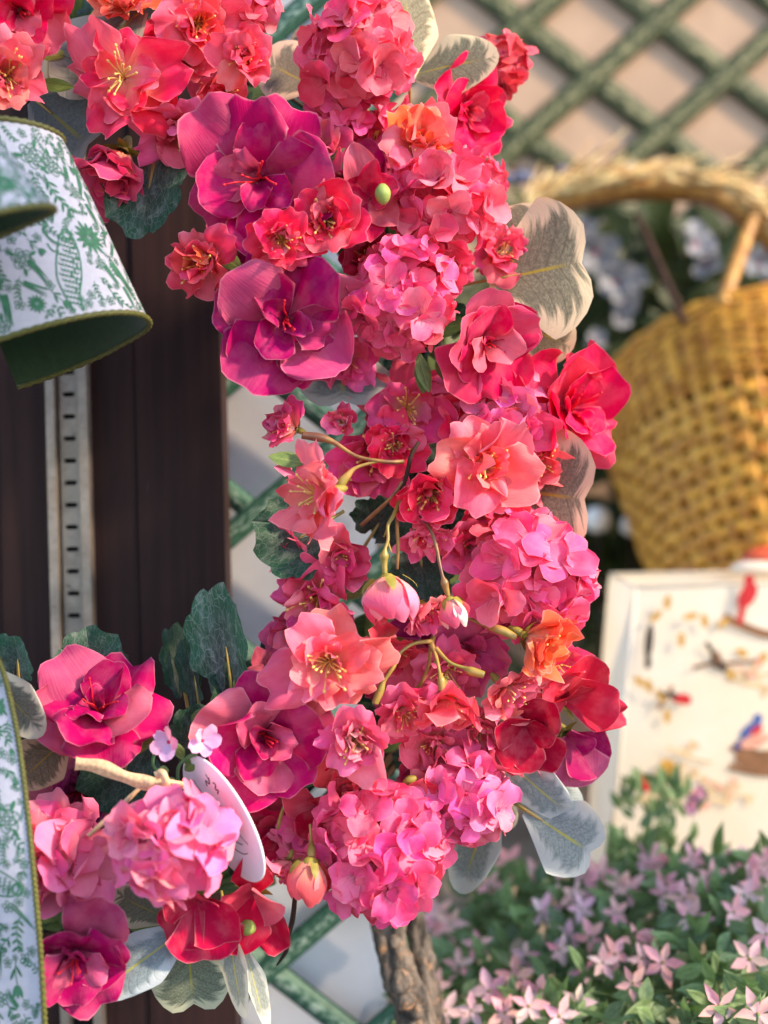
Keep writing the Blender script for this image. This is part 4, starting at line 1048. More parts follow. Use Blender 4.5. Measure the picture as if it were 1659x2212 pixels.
b = MB(); b.quadgrid(bk, 61, 11, uvs); k = b.build('lining', M['satin'], bow); k.parent = tl
b = MB(); b.tube([tail_pos(min(.999, i/300), 0) for i in range(301)], [(lambda a, i=i: .0016*(1+.22*math.sin(i*1.7+a))) for i in range(301)], 8); k = b.build('cord_edge', M['cord'], bow); k.parent = tl
TL, TW = 225.0, 86.0
def tsurf(a, bb):
    s = bb/TL; t = a/TW
    if not (.02 < t < 1) or not (.002 < s < .995): return None
    return tail_pos(s, t), tail_n(min(.99, max(.01, s)), t)
k = print_on(tsurf, scatter(2, 60, 3, TL-3, .74, [(m_bird, (30, 150), 1.3, .9), (m_rose, (12, 120), 0, .9)]), .0003).build('printed_pattern', M['ink'], bow); k.parent = tl; k['kind'] = 'stuff'

# ================================================================== TAG, RAFFIA, LILAC SPRIG
M['tag'] = plain('white card', lin('#e9e6ee'), .5, .35, .02, 50, .05, 600)
M['pen'] = plain('black pen', (.03, .03, .035), .5, .3)
tagc = P(482, 1768, .715)
ax = (P(562, 1900, .715)-P(405, 1640, .735)).normalized(); ln = (P(562, 1900, .715)-P(405, 1640, .735)).length/2
sd = (P(530, 1735, .69)-P(435, 1795, .74)); sd = (sd-ax*sd.dot(ax)).normalized(); nm = ax.cross(sd).normalized()
if nm.dot(-CF) < 0: nm = -nm
te = empty('gift_tag', tagc, 'oval white price tag with black handwriting tied behind the bright pink hydrangea head', 'tag')
def tagp(a, r_, z=0.0): return tagc + ax*ln*r_*math.cos(a) + sd*.030*r_*math.sin(a) + nm*z
b = MB(); N = 48
rows = [[tagp(2*math.pi*i/N, r_, z) for i in range(N)] for r_, z in ((.001, .0009), (.6, .0009), (.975, .0009), (1, .0005), (1, -.0005), (.97, -.0009), (.5, -.0009), (.001, -.0009))]
b.quadgrid(sum(rows, []), 8, N, None, True); b.build('card', M['tag'], te)
def pen(strokes, name='writing'):
    b = MB()
    for st, w in strokes:
        q = spline(st, 16); row = []
        for i in range(16):
            tx, ty = q[min(15, i+1)][0]-q[max(0, i-1)][0], q[min(15, i+1)][1]-q[max(0, i-1)][1]; l = math.hypot(tx, ty) or 1
            for sg in (-1, 1):
                x, y = q[i][0]-ty/l*sg*w, q[i][1]+tx/l*sg*w
                row.append(tagc+ax*x*.001+sd*y*.001+nm*.0011)
        b.quadgrid(row, 16, 2)
    return b.build(name, M['pen'], te)
# handwriting: "vs" and a few lines below, seen obliquely (mm along the tag, mm across)
pen([([(-20, 14), (-18, 16), (-16, 13), (-14, 15), (-13, 12)], .5), ([(-24, 13), (-21, 10), (-24, 8), (-21, 6)], .5), ([(-27, 12), (-22, 12)], .4),
     ([(-14, -4), (-10, 0), (-12, 3), (-8, 5), (-6, 2), (-4, 6)], .4), ([(-30, -5), (-16, -4)], .25),
     ([(4, -2), (8, 4), (10, 0), (13, 5), (16, 1), (20, 6)], .35), ([(2, 8), (8, 11), (14, 9), (22, 12)], .3), ([(18, -6), (24, 0), (26, 6)], .3)])
M['raffia'] = plain('raffia', lin('#d8b48c'), .6, .2, .2, 400, .15, 900, trans=.1)
ra = empty('raffia_tie', P(350, 1690, .70), 'tan raffia strip knotted through the price tag above the bright pink hydrangea head', 'raffia')
def strip(par, pts, wpx, nm_, tw=0.0, mat='raffia'):
    q = spline(pts, 40); row = []; uvs = []
    for i in range(40):
        x, y, d = q[i]; x2, y2, _ = q[min(39, i+1)]; x1, y1, _ = q[max(0, i-1)]; tx, ty = x2-x1, y2-y1; l = math.hypot(tx, ty) or 1
        w = wpx/2*(1-.15*math.sin(i*.4))*abs(math.cos(tw*i/39)) + 1
        for j in range(6):
            v = -1+2*j/5
            row.append(P(x-ty/l*v*w, y+tx/l*v*w, d+.0005*math.cos(v*12)+.001*v*v)); uvs.append((j/5, i/39))
    b = MB(); b.quadgrid(row, 40, 6, uvs); return b.build(nm_, M[mat], par)
strip(ra, [(163, 1649, .70), (215, 1656, .70), (270, 1678, .70), (320, 1692, .70), (352, 1694, .70)], 28, 'strand')
strip(ra, [(190, 1806, .702), (250, 1752, .706), (310, 1694, .71)], 8, 'strand')
strip(ra, [(345, 1690, .697), (380, 1692, .70), (412, 1702, .712)], 12, 'strand', .6)
strip(ra, [(335, 1676, .696), (350, 1672, .694), (358, 1690, .693), (350, 1706, .696)], 18, 'knot', .4)
li = empty('lilac_sprig', P(380, 1660, .72), 'two tiny lilac florets on curled green stems above the raffia knot', 'flower')
M['greenstem'] = plain('green plastic stem', lin('#4d7a4c'), .4, .45, .15, 200, .2, 600)
px_tube(li, [(380, 1700, .73), (350, 1672, .722), (332, 1655, .718), (333, 1630, .715), (350, 1612, .715)], [4, 4, 3.5, 3.5, 4], 'stem', 'greenstem')
px_tube(li, [(385, 1700, .73), (385, 1660, .72), (400, 1640, .716), (425, 1628, .714)], [4, 4, 3.5, 5], 'stem', 'greenstem')
for b_, t_ in (((395, 1640), (380, 1605)), ((400, 1650), (425, 1625)), ((365, 1665), (340, 1665)), ((400, 1665), (420, 1650)), ((385, 1690), (350, 1690))):
    add_leaf(li, 'oval', b_, t_, 24, .722, .718, 15, (1.1, 1.25, 1.2), 'leaf')
for x, y, tx, ty in ((365, 1603, -.5, -.1), (437, 1600, .5, -.15)):
    f = link('floret', EYE, li, li.matrix_basis.inverted() @ frame(P(x, y, .712), face_dir(tx, ty), rnd.uniform(0, 6), 42*.712/F))
    petals(f, 'li', 5, 1.0, 22, .3, lin('#e6bfe8'), 12, 9)

# ================================================================== RIGHT BACKGROUND
M['bark'] = None
def bark_mat():
    t = NT('gnarled bark'); oc = t.n('TexCoord').outputs['Object']
    sp = t.n('SeparateXYZ', {0: oc}); st = t.comb(t.m('MULTIPLY', sp.outputs[0], 3.0), t.m('MULTIPLY', sp.outputs[1], 3.0), sp.outputs[2])
    n1 = t.noise(st, 45, 6, .7); n2 = t.noise(oc, 120, 4, .7)
    c = t.mix(t.ss(n1, .35, .65), lin('#37332f'), lin('#7a6f64'))
    c = t.mix(t.ss(n2, .56, .68, 0, .8), c, lin('#b98a62'))
    c = t.mix(t.ss(n1, .62, .75, 0, .6), c, lin('#b0a698'))
    return t.finish(c, .75, .25, t.bump(t.m('ADD', n1, n2), .8, .004))
M['bark'] = bark_mat()
br = empty('gnarled_branch', P(860, 2060, .93), 'gnarled grey branch with knots standing under the largest hydrangea head', 'branch')
def bark_tube(pts, rad, name, seed):
    g = random.Random(seed); n = 60
    q = spline([(*p, r) for p, r in zip(pts, rad)], n); ph = [g.uniform(0, 6) for _ in range(6)]
    def rf(i, r):
        return lambda a: r*(1+.16*math.sin(3*a+ph[0]+i*.12)+.10*math.sin(5*a-i*.2+ph[1])+.10*math.sin(i*.5+ph[2])*math.cos(a+ph[3])+.06*math.sin(9*a+i*.9))
    b = MB(); b.tube([P(x, y, d) for x, y, d, _ in q], [rf(i, r*d/F) for i, (*_, d, r) in enumerate(q)], 22); return b.build(name, M['bark'], br)
bark_tube([(838, 1900, .93), (842, 1990, .93), (856, 2080, .92), (880, 2150, .915), (905, 2240, .91), (915, 2330, .91)], [38, 37, 33, 38, 42, 46], 'trunk', 4)
bark_tube([(893, 1960, .95), (905, 2030, .945), (918, 2110, .94), (940, 2230, .94)], [18, 22, 24, 30], 'limb', 9)
for x, y, r_ in ((862, 2120, 24), (875, 2165, 20), (850, 2035, 14), (895, 2185, 18)):
    b = MB(); c = P(x, y, .898)
    b.quadgrid([c+Vector((math.sin(t)*math.cos(a)*r_*.00035*(1+.25*math.sin(3*a+x)), math.sin(t)*math.sin(a)*r_*.00032, math.cos(t)*r_*.0004)) for t in [math.pi*i/7+1e-3 for i in range(8)] for a in [2*math.pi*j/12 for j in range(12)]], 8, 12, None, True)
    b.build('knot', M['bark'], br)

# ---- table
M['table'] = plain('grey weathered table wood', lin('#8a7a68'), .7, .25, .2, 20, .4, 120)
tb = empty('display_table', Vector((.75, 1.0, 0)), 'low wooden table carrying the plants, bag and basket', 'table')
for k in range(7):
    b = MB(); b.box((.07+.18*k, .72, .755), (.07+.18*k+.178, 2.0, .78)); b.build('plank', M['table'], tb, False)
for x in (.1, 1.3):
    for y in (.76, 1.95):
        b = MB(); b.box((x-.03, y-.03, 0), (x+.03, y+.03, .7545)); b.build('leg', M['table'], tb, False)
# ---- wicker basket
def wick_mat(name, c1, c2):
    t = NT(name); oc = t.n('TexCoord').outputs['Object']; rn = t.n('ObjectInfo').outputs['Random']
    n1 = t.noise(oc, 55, 5, .7)
    c = t.mix(t.ss(n1, .35, .65), c1, c2); c = t.mix(t.m('MULTIPLY', rn, .3), c, c1)
    return t.finish(c, .45, .4, t.bump(t.noise(oc, 180, 3), .35, .001))
M['wicker'] = wick_mat('honey wicker', lin('#b06a1c'), lin('#f6b440'))
M['cane'] = wick_mat('pale cane', lin('#8a5a2a'), lin('#c9994c'))
BD = 1.75
tilt = R(27); bc = P(1650, 830, BD)
axis = (CU*math.cos(tilt)+CF*math.sin(tilt)).normalized(); bx = CR; by = axis.cross(bx).normalized()
ba = empty('wicker_basket', bc - axis*.30, 'honey coloured wicker basket with a straw covered arched handle at the right', 'basket')
rt, rb, hb = 372*BD/F, 235*BD/F, .315*BD/1.36
def bpos(h, th, dr=0.0):     # h: 0 bottom 1 rim
    r_ = (rb+(rt-rb)*(h**.8))+dr
    if h > .86: r_ -= .02*((h-.86)/.14)**2
    return bc - axis*hb*(1-h) + bx*r_*math.cos(th) + by*r_*math.sin(th)
NSK = 56; NT_ = 176
for j in range(NSK):
    th = 2*math.pi*(j+.5)/NSK; b = MB()
    row = []
    for i in range(24):
        h = i/23
        for dth, dr in ((-.024, -.0012), (-.020, .0012), (.020, .0012), (.024, -.0012)): row.append(bpos(h, th+dth, dr))
    b.quadgrid(row, 24, 4); b.build('stake', M['wicker'], ba)
rows_ = [(.03+.052*k, (.0096), .0012, True) for k in range(13)] + [(.705+.0175*k, .0026, .0024, False) for k in range(17)]
for k, (h, hw_, th_, flat) in enumerate(rows_):
    b = MB(); row = []
    for i in range(NT_):
        th = 2*math.pi*i/NT_; w = .0020*math.cos(NSK/2*th+math.pi*k)
        for q in range(6):
            a = 2*math.pi*q/6; row.append(bpos(h+hw_/hb*math.sin(a), th, w+th_*math.cos(a)*1.0))
    row += row[:6]
    b.quadgrid(row, NT_+1, 6, None, True); b.build('strand', M['wicker'], ba)
b = MB(); pts = [bpos(1.0, 2*math.pi*i/90) for i in range(91)]
b.tube(pts, [(lambda a, i=i: .007*(1+.25*math.sin(i*2.1+a))) for i in range(91)], 8); b.build('rim', M['wicker'], ba)
# added brown shell closing the basket; its colour stands in for shade inside
b = MB(); b.quadgrid([bpos(h, 2*math.pi*j/40, -.012) for h in (0.0, .3, .6, .8) for j in range(40)] , 4, 40, None, True)
b.poly([bpos(.0, 2*math.pi*j/40, -.012) for j in range(40)]); M['lining'] = plain('inner shade brown', lin('#96662a'), .9, .1); b.build('lining', M['lining'], ba)
# handle: bent band with straw bound on its upper side
hp = [(1085, 520, 1.33), (1150, 462, 1.33), (1260, 420, 1.32), (1390, 402, 1.31), (1500, 408, 1.31), (1590, 450, 1.31), (1680, 545, 1.32), (1800, 760, 1.36)]
q = spline(hp, 60); row = []; top = []
for i in range(60):
    x, y, dd = q[i]; dd += .39
    for oy, od in ((-12, -.03), (6, -.032), (34, .03), (14, .034)): row.append(P(x, y+oy, dd+od))
    top.append(P(x, y-14, dd-.01))
b = MB(); b.quadgrid(row, 60, 4, None, True); b.build('handle', M['cane'], ba)
b = MB(); g = random.Random(5)
for k in range(420):
    i = g.randint(0, 52); p = Vector(top[i])+Vector((g.uniform(-.005, .005), g.uniform(-.03, .03), g.uniform(-.012, .006)))
    tdir = (top[min(59, i+3)]-top[max(0, i-3)]).normalized(); 
    if g.random() < .25: tdir = -tdir
    dv = (tdir + Vector((g.uniform(-.1, .1), g.uniform(-.2, .2), g.uniform(-.1, .22) if g.random() < .95 else .6))).normalized(); L = g.uniform(.05, .13)
    b.tube([p, p+dv*L*.5+Vector((0, 0, g.uniform(-.003, .003))), p+dv*L], [g.uniform(.0012, .0028), .0018, .0006], 5)
M['straw'] = wick_mat('dry straw', lin('#9a6a2c'), lin('#ffe9a8'))  # brown shadows and cream highlights are put into the straw colour
o = b.build('straw', M['straw'], ba); o['kind'] = 'stuff'
px_tube(ba, [(1560, 660, 1.56), (1580, 600, 1.59), (1605, 530, 1.64), (1625, 470, 1.67)], [17, 17, 17, 16], 'handle_strut', 'cane')
px_tube(ba, [(1375, 460, 1.68), (1400, 520, 1.67), (1440, 610, 1.62), (1480, 700, 1.57)], [7, 9, 9, 8], 'hanging_cord', 'vine')
tw2 = empty('dry_twigs', P(1250, 395, 1.74), 'dark dry twigs and berries lying along the top of the basket handle', 'twigs')
g = random.Random(11)
for k in range(26):
    x = g.uniform(1060, 1560); y = 395-18*math.sin((x-1060)/500*math.pi)-g.uniform(-6, 30); L = g.uniform(40, 110); a = g.uniform(-.6, .6)
    px_tube(tw2, [(x, y, 1.74), (x+L*.5*math.cos(a), y+L*.5*math.sin(a)-6, 1.74), (x+L*math.cos(a), y+L*math.sin(a), 1.75)], [g.uniform(2, 5), 3, 1.5], 'twig', 'vine', 10)
M['berry'] = plain('blue grey berry', lin('#5a6078'), .5, .4)
for k in range(16):
    x = g.uniform(1070, 1480); c = P(x, 385-g.uniform(-10, 22), 1.73); r_ = g.uniform(.006, .012); b = MB()
    b.quadgrid([c+Vector((math.sin(t)*math.cos(a), math.sin(t)*math.sin(a), math.cos(t)))*r_ for t in [math.pi*i/7+1e-3 for i in range(8)] for a in [2*math.pi*j/10 for j in range(10)]], 8, 10, None, True); b.build('berry', M['berry'], tw2)

# crate under the basket (hidden behind the bag)
b = MB(); b.box((.42, 1.62, .781), (.98, 1.95, 1.165)); cr = tag(b.build('crate', M['table'], smooth=False), 'plain wooden crate under the wicker basket behind the bird print bag', 'crate')

# ---- bag with printed birds
def bag_mat():
    t = NT('cream laminated bag'); oc = t.n('TexCoord').outputs['Object']
    n1 = t.noise(oc, 12, 4); c = t.mix(t.ss(n1, .35, .7), lin('#f4e8d0'), lin('#f8efde'))
    return t.finish(c, .25, .5, t.bump(t.noise(oc, 25, 3), .15, .004), .3, None, coat=.5)
M['bag'] = bag_mat()
bagc = {'flt': P(1374, 1268, 1.32), 'flb': P(1312, 1900, 1.32), 'frt': P(1900, 1250, 1.30), 'frb': P(1900, 1900, 1.30),
        'blt': P(1316, 1240, 1.43), 'blb': P(1264, 1850, 1.43), 'brt': P(1850, 1232, 1.42), 'brb': P(1850, 1850, 1.42)}
bag = empty('printed_bag', (bagc['flb']+bagc['brb'])/2, 'shiny cream bag printed with red and blue birds behind the star flower plants', 'bag')
b = MB(); K = bagc
def patch(a, b_, c, d_, n=10, bul=.0):
    nn = (b_-a).cross(d_-a).normalized(); pts = []
    for i in range(n+1):
        for j in range(n+1):
            u, v = i/n, j/n; p = a.lerp(b_, u).lerp(d_.lerp(c, u), v); pts.append(p+nn*bul*math.sin(math.pi*u)*math.sin(math.pi*v))
    return pts, n+1
for a, b_, c, d_ in (('flb', 'frb', 'frt', 'flt'), ('blb', 'flb', 'flt', 'blt'), ('brb', 'blb', 'blt', 'brt')):
    pts, n = patch(K[a], K[b_], K[c], K[d_], 10, .006); b.quadgrid(pts, n, n)
b.build('body', M['bag'], bag)
b = MB(); b.tube([K['flt'], K['frt']], .0018, 8); b.tube([K['blt'], K['flt']], .0018, 8); b.tube([K['blt'], K['brt']], .0018, 8); b.build('rim_tape', M['bag'], bag)
b = MB(); b.tube([K['flb'], K['flt']], .0018, 8); b.build('corner_seam', M['bag'], bag)
M['p_red'] = plain('print red', lin('#c8262a'), .4, .4); M['p_blue'] = plain('print blue', lin('#4a5f9a'), .4, .4); M['p_dark'] = plain('print dark', lin('#3c342e'), .4, .4)
M['p_sand'] = plain('print sand', lin('#dcbf92'), .4, .4); M['p_ochre'] = plain('print ochre', lin('#c99a45'), .4, .4); M['p_pink'] = plain('print pink', lin('#e9a68c'), .4, .4); M['p_brown'] = plain('print brown', lin('#8a6040'), .4, .4)
fn = (K['frb']-K['flb']).cross(K['flt']-K['flb']).normalized()
if fn.y > 0: fn = -fn
def bagpt(x, y, lift):
    base = P(x, y, 1.0); dirv = (base-CAM); den = dirv.dot(fn); t = (K['flb']-CAM).dot(fn)/den
    return CAM+dirv*t+fn*(.0065+lift)
def blob(mat, x, y, rx, ry, rot, name, lift=.0):
    b = MB(); b.poly([bagpt(x+rx*math.cos(a)*math.cos(rot)-ry*math.sin(a)*math.sin(rot), y+rx*math.cos(a)*math.sin(rot)+ry*math.sin(a)*math.cos(rot), lift) for a in [-2*math.pi*i/18 for i in range(18)]])
    return b.build(name, M[mat], bag, False)
def line(mat, pts, w, name, lift=.0):
    q = spline(pts, 14); row = []
    for i in range(14):
        tx, ty = q[min(13, i+1)][0]-q[max(0, i-1)][0], q[min(13, i+1)][1]-q[max(0, i-1)][1]; l = math.hypot(tx, ty) or 1
        for s in (-1, 1): row.append(bagpt(q[i][0]-ty/l*s*w, q[i][1]+tx/l*s*w, lift))
    b = MB(); b.quadgrid(row, 14, 2); return b.build(name, M[mat], bag, False)
def pbird(x, y, s, rot, body, wing, belly=None):
    c, sn = math.cos(rot), math.sin(rot)
    T = lambda a, b_: (x+s*(a*c-b_*sn), y+s*(a*sn+b_*c))
    blob(body, *T(0, 0), 26*s, 15*s, rot, 'printed_bird', .0006)
    blob(body, *T(26, -12), 11*s, 10*s, rot, 'printed_bird', .0008)
    line(body, [T(-18, 2), T(-38, 8), T(-54, 14)], 6*s, 'printed_bird', .0004)
    blob(wing, *T(-6, -3), 20*s, 8*s, rot+.2, 'printed_bird', .0010)
    if belly: blob(belly, *T(8, 7), 16*s, 8*s, rot, 'printed_bird', .0011)
line('p_brown', [(1560, 1330), (1600, 1350), (1660, 1370), (1720, 1360)], 9, 'printed_branch')
pbird(1612, 1285, 1.15, -1.05, 'p_red', 'p_red')
for x, y in ((1490, 1330), (1520, 1340), (1560, 1345), (1440, 1300), (1415, 1330), (1470, 1380)): blob('p_ochre', x, y, 16, 7, rnd.uniform(0, 3), 'printed_leaf', .0002)
line('p_brown', [(1495, 1440), (1540, 1432), (1590, 1430), (1640, 1425)], 4, 'printed_branch'); pbird(1545, 1425, .8, 1.3, 'p_dark', 'p_brown')
for x, y in ((1645, 1420), (1600, 1408), (1575, 1455)): blob('p_ochre', x, y, 14, 8, rnd.uniform(0, 3), 'printed_leaf', .0002)
line('p_brown', [(1420, 1530), (1440, 1500), (1450, 1480)], 4, 'printed_branch'); pbird(1458, 1505, .62, .5, 'p_dark', 'p_dark', 'p_red'); blob('p_red', 1475, 1508, 16, 12, .3, 'printed_bird', .0014)
for x, y in ((1425, 1500), (1440, 1545), (1400, 1480), (1380, 1470)): blob('p_ochre', x, y, 15, 7, rnd.uniform(0, 3), 'printed_leaf', .0002)
pbird(1620, 1575, 1.0, -.65, 'p_blue', 'p_blue', 'p_red'); blob('p_pink', 1628, 1598, 34, 14, -.3, 'printed_bird', .0013)
for k in range(9): line('p_brown', [(1580+rnd.uniform(-8, 8), 1600+k*7), (1640, 1622+k*6), (1720, 1610+k*7)], 4, 'printed_nest', .0002+.0001*k)
blob('p_red', 1358+30, 1690, 20, 18, .2, 'printed_flower', .0002); blob('p_dark', 1400, 1385, 9, 40, .1, 'printed_bird', .0002); blob('p_dark', 1398, 1430, 7, 14, .1, 'printed_bird', .0004)
for x, y in ((1440, 1650), (1452, 1662), (1430, 1672)): blob('p_ochre', x, y, 16, 13, .2, 'printed_flower', .0002)
line('p_dark', [(1440, 1670), (1420, 1700), (1430, 1740)], 4, 'printed_branch')
for x, y in ((1500, 1720), (1515, 1735)): blob('p_pink', x, y, 16, 12, .2, 'printed_flower', .0003)
for k in range(14):
    x, y = rnd.uniform(1400, 1690), rnd.uniform(1290, 1840)
    if any(math.hypot(x-a, y-b_) < 75 for a, b_ in ((1612, 1285), (1545, 1425), (1458, 1505), (1620, 1575))): continue
    a = rnd.uniform(-.5, .5); line('p_sand', [(x-50*math.cos(a), y-50*math.sin(a)), (x, y+6), (x+50*math.cos(a), y+50*math.sin(a))], 3, 'printed_branch', .0001)
    if k % 3 == 0: pbird(x, y-12, .5, rnd.uniform(-1, 1), rnd.choice(('p_pink', 'p_brown', 'p_sand')), 'p_sand', rnd.choice(('p_pink', None)))
    for q in range(4): blob('p_sand', x+rnd.uniform(-50, 50), y+rnd.uniform(-24, 24), 13, 6, rnd.uniform(0, 3), 'printed_leaf', .00015)
# red cap peeking over the bag
b = MB(); c = P(1668, 1208, 1.39); b.quadgrid([c+Vector((.038*math.sin(t)*math.cos(a), .02*math.sin(t)*math.sin(a), .017*math.cos(t))) for t in [math.pi*i/9+1e-3 for i in range(10)] for a in [2*math.pi*j/14 for j in range(14)]], 10, 14, None, True)
M['redclay'] = plain('red orange glaze', lin('#c8552e'), .35, .5); tb2 = tag(b.build('bird_ornament', M['redclay']), 'small red orange rounded ornament peeking over the top of the bird print bag', 'ornament')
b = MB(); c = P(1650, 1228, 1.385); b.quadgrid([c+Vector((.041*math.sin(t)*math.cos(a), .02*math.sin(t)*math.sin(a), .012*math.cos(t))) for t in [math.pi*i/9+1e-3 for i in range(10)] for a in [2*math.pi*j/14 for j in range(14)]], 10, 14, None, True); b.build('base', M['bag'], tb2)

# ---- star flower plants
for k in ('slance',): LF[k] = [leaf_mesh('leaf', M['star_leaf'], 80+i, 'lance') for i in range(4)]
def S(cx, cy): return (1600+cx/1.165)/1.8227, (3000+cy/1.165)/1.8227
def SD(cx, cy): return .80 + .17*max(0, 1500-cx)/1500 + .26*max(-.1, 1150-cy)/700
SF = [(1175, 920, 1), (1435, 1120, 1), (1612, 1158, 1), (1575, 905, 1), (1050, 820, .9), (1040, 1015, .8), (1310, 715, 1), (1500, 690, .9), (845, 800, 1), (745, 800, 1), (625, 690, 1), (800, 670, .9), (500, 985, 1), (380, 1050, 1), (610, 1055, 1), (900, 920, .8), (955, 880, .9), (990, 570, 1), (890, 510, 1), (700, 1165, 1), (785, 1100, .8), (550, 890, .8), (240, 930, .9), (140, 690, 1.2), (80, 630, 1.2), (470, 455, 1.1), (1110, 430, 1), (1200, 480, 1), (1190, 600, 1), (1090, 540, .9), (1330, 580, .9), (325, 840, .8), (130, 1035, .9), (180, 1140, .9), (300, 1140, .8), (450, 1150, .9), (560, 1120, .9), (1600, 590, .9), (1550, 620, .9), (1650, 790, .9), (870, 600, .8), (380, 560, .9), (590, 500, .9), (700, 860, .9), (820, 960, .8), (1640, 470, .9), (1400, 520, .8), (960, 690, .8), (1110, 830, .7), (200, 740, 1.0), (110, 770, .9), (1080, 900, .8)]
PL = [((1560, 1350), 'star flower plant with pink blooms in sharp focus at the bottom right corner'), ((1000, 1350), 'star flower plant with pink blooms in the middle of the lower right'), ((420, 1350), 'blurred star flower plant right of the gnarled branch'), ((1250, 1000), 'star flower plant at the back right against the bird print bag')]
plants = []
for i, ((cx, cy), lab) in enumerate(PL):
    x, y = S(cx, cy); dd = SD(cx, min(cy, 1150))
    p = P(x, y, dd); p.z = .781
    plants.append((empty('star_flower_plant', p, lab, 'plant', 'pink star flower plants on the table'), cx, cy, dd))
    pot = MB(); pr = [(0, .001), (0, .045), (.06, .055), (.065, .058), (.065, .050), (.05, .001)]
    pot.quadgrid([p+Vector((r_*math.cos(a*math.pi/10), r_*math.sin(a*math.pi/10), z_)) for z_, r_ in pr for a in range(20)], 6, 20, None, True)
    M.setdefault('pot', plain('grey pot', lin('#5b5650'), .8, .2)); pot.build('pot', M['pot'], plants[-1][0])
def nearest(cx, cy):
    if cy < 620 and cx > 750: return plants[3]
    return min(plants[:3], key=lambda q: abs(q[1]-cx))
g = random.Random(21)
def starflower(pl, cx, cy, s, col):
    x, y = S(cx, cy); dd = SD(cx, cy)+g.uniform(-.01, .01)
    tx, ty = g.uniform(-.5, .5), g.uniform(-.55, .25)
    f = link('star_flower', EYE_S, pl, pl.matrix_basis.inverted() @ frame(P(x, y, dd), face_dir(tx, ty), g.uniform(0, 6), 48*s*.82/F))
    petals(f, 'star', 5, 1.0, 8, g.uniform(0, 6), lin(col), 8, 6)
    return x, y, dd
def sprig_leaf(pl, x, y, dd, a, L, w, dz=0.0, tint=1.0):
    o = add_leaf(pl, 'slance', (x, y), (x+L*math.cos(a), y+L*math.sin(a)), w, dd, dd+dz, g.uniform(-50, 50), (tint*1.0, tint*1.05, tint*1.05)); return o
for cx, cy, s in SF:
    pl, pcx, pcy, pd = nearest(cx, cy); col = g.choice(('#fbd6ce', '#f8c8c2', '#f2d4d6', '#fcdcd4'))
    n = 1
    for k in range(n):
        x, y, dd = starflower(pl, cx+(0 if k == 0 else g.uniform(-55, 55)), cy+(0 if k == 0 else g.uniform(-45, 45)), s*.95, col)
    x, y = S(cx, cy); dd = SD(cx, cy)
    px_tube(pl, [(x, y, dd+.003), (x+g.uniform(-12, 12), y+60, dd+.01), (x*.8+S(pcx, pcy)[0]*.2+g.uniform(-20, 20), y+210, dd+.03)], [3, 3, 4], 'stem', 'greenstem', 10, 5)
    for k in range(5):
        yy = y+25+k*24; a = g.uniform(-.5, .5)+(0 if k % 2 else math.pi)
        sprig_leaf(pl, x+g.uniform(-4, 4), yy, dd+.006, a, g.uniform(40, 66), g.uniform(18, 28), g.uniform(-.02, .03), g.uniform(.85, 1.25))
for k in range(13):
    cx, cy = g.uniform(700, 1660), g.uniform(380, 640); pl, pcx, pcy, pd = nearest(cx, max(cy, 625) if g.random() < .4 else cy)
    x, y, dd = starflower(pl, cx, cy, .85, g.choice(('#fbd8d0', '#f8d0c8', '#f4d6d6')))
    px_tube(pl, [(x, y, dd+.003), (x+g.uniform(-10, 10), y+50, dd+.01), (x+g.uniform(-25, 25), y+170, dd+.03)], [2.5, 2.5, 3.5], 'stem', 'greenstem', 10, 5)
    for q in range(4): sprig_leaf(pl, x, y+22+q*22, dd+.006, g.uniform(-.5, .5)+(0 if q % 2 else math.pi), g.uniform(36, 58), g.uniform(15, 24), g.uniform(-.02, .03), g.uniform(.85, 1.2))
# loose foliage filling the mounds
nl = {id(p[0]): 0 for p in plants}
for k in range(1500):
    cx = g.uniform(0, 1700); cy = g.uniform(430, 1260)
    top = 620-.0*cx if cx < 300 else (520 if cx < 900 else 440)
    if cy < top: continue
    pl, *_ = nearest(cx, cy)
    if nl[id(pl)] > 235: continue
    nl[id(pl)] += 1
    x, y = S(cx, cy); dd = SD(cx, cy)+g.uniform(.01, .07)
    sprig_leaf(pl, x, y, dd, g.uniform(0, 6.28), g.uniform(45, 85), g.uniform(22, 36), g.uniform(-.03, .03), g.uniform(.6, 1.2))
# taller plant with yellow blooms against the bag
yp = empty('purple_flower_plant', Vector((P(1430, 1800, 1.20).x, 1.20, .781)), 'yellow green plant with small purple blooms standing against the bird print bag', 'plant')
for k in range(60):
    x = 1420+g.gauss(0, 42); y = g.uniform(1690, 1850); sprig_leaf(yp, x, y, 1.20+g.uniform(-.03, .03), g.uniform(-2.8, -.3), g.uniform(35, 60), g.uniform(14, 22), 0, g.uniform(.7, 1.0))
for k in range(6): px_tube(yp, [(1430+g.uniform(-60, 60), 1700+g.uniform(-10, 40), 1.20), (1430+g.uniform(-20, 20), 1800, 1.20), (1430, 1950, 1.20)], [3, 3, 4], 'stem', 'greenstem', 10, 5)
for x, y, c in ((1500, 1725, '#b07a98'), (1490, 1745, '#a87a9c'), (1512, 1712, '#b48aa6'), (1575, 1850, '#b48ad0'), (1555, 1860, '#b890d0'), (1600, 1845, '#a880c8')):
    f = link('bloom', EYE, yp, yp.matrix_basis.inverted() @ frame(P(x, y, 1.17), face_dir(g.uniform(-.4, .4), -.3), 0, 17*1.17/F)); petals(f, 'star', 6, 1.0, 12, 0, lin(c), 8, 6)

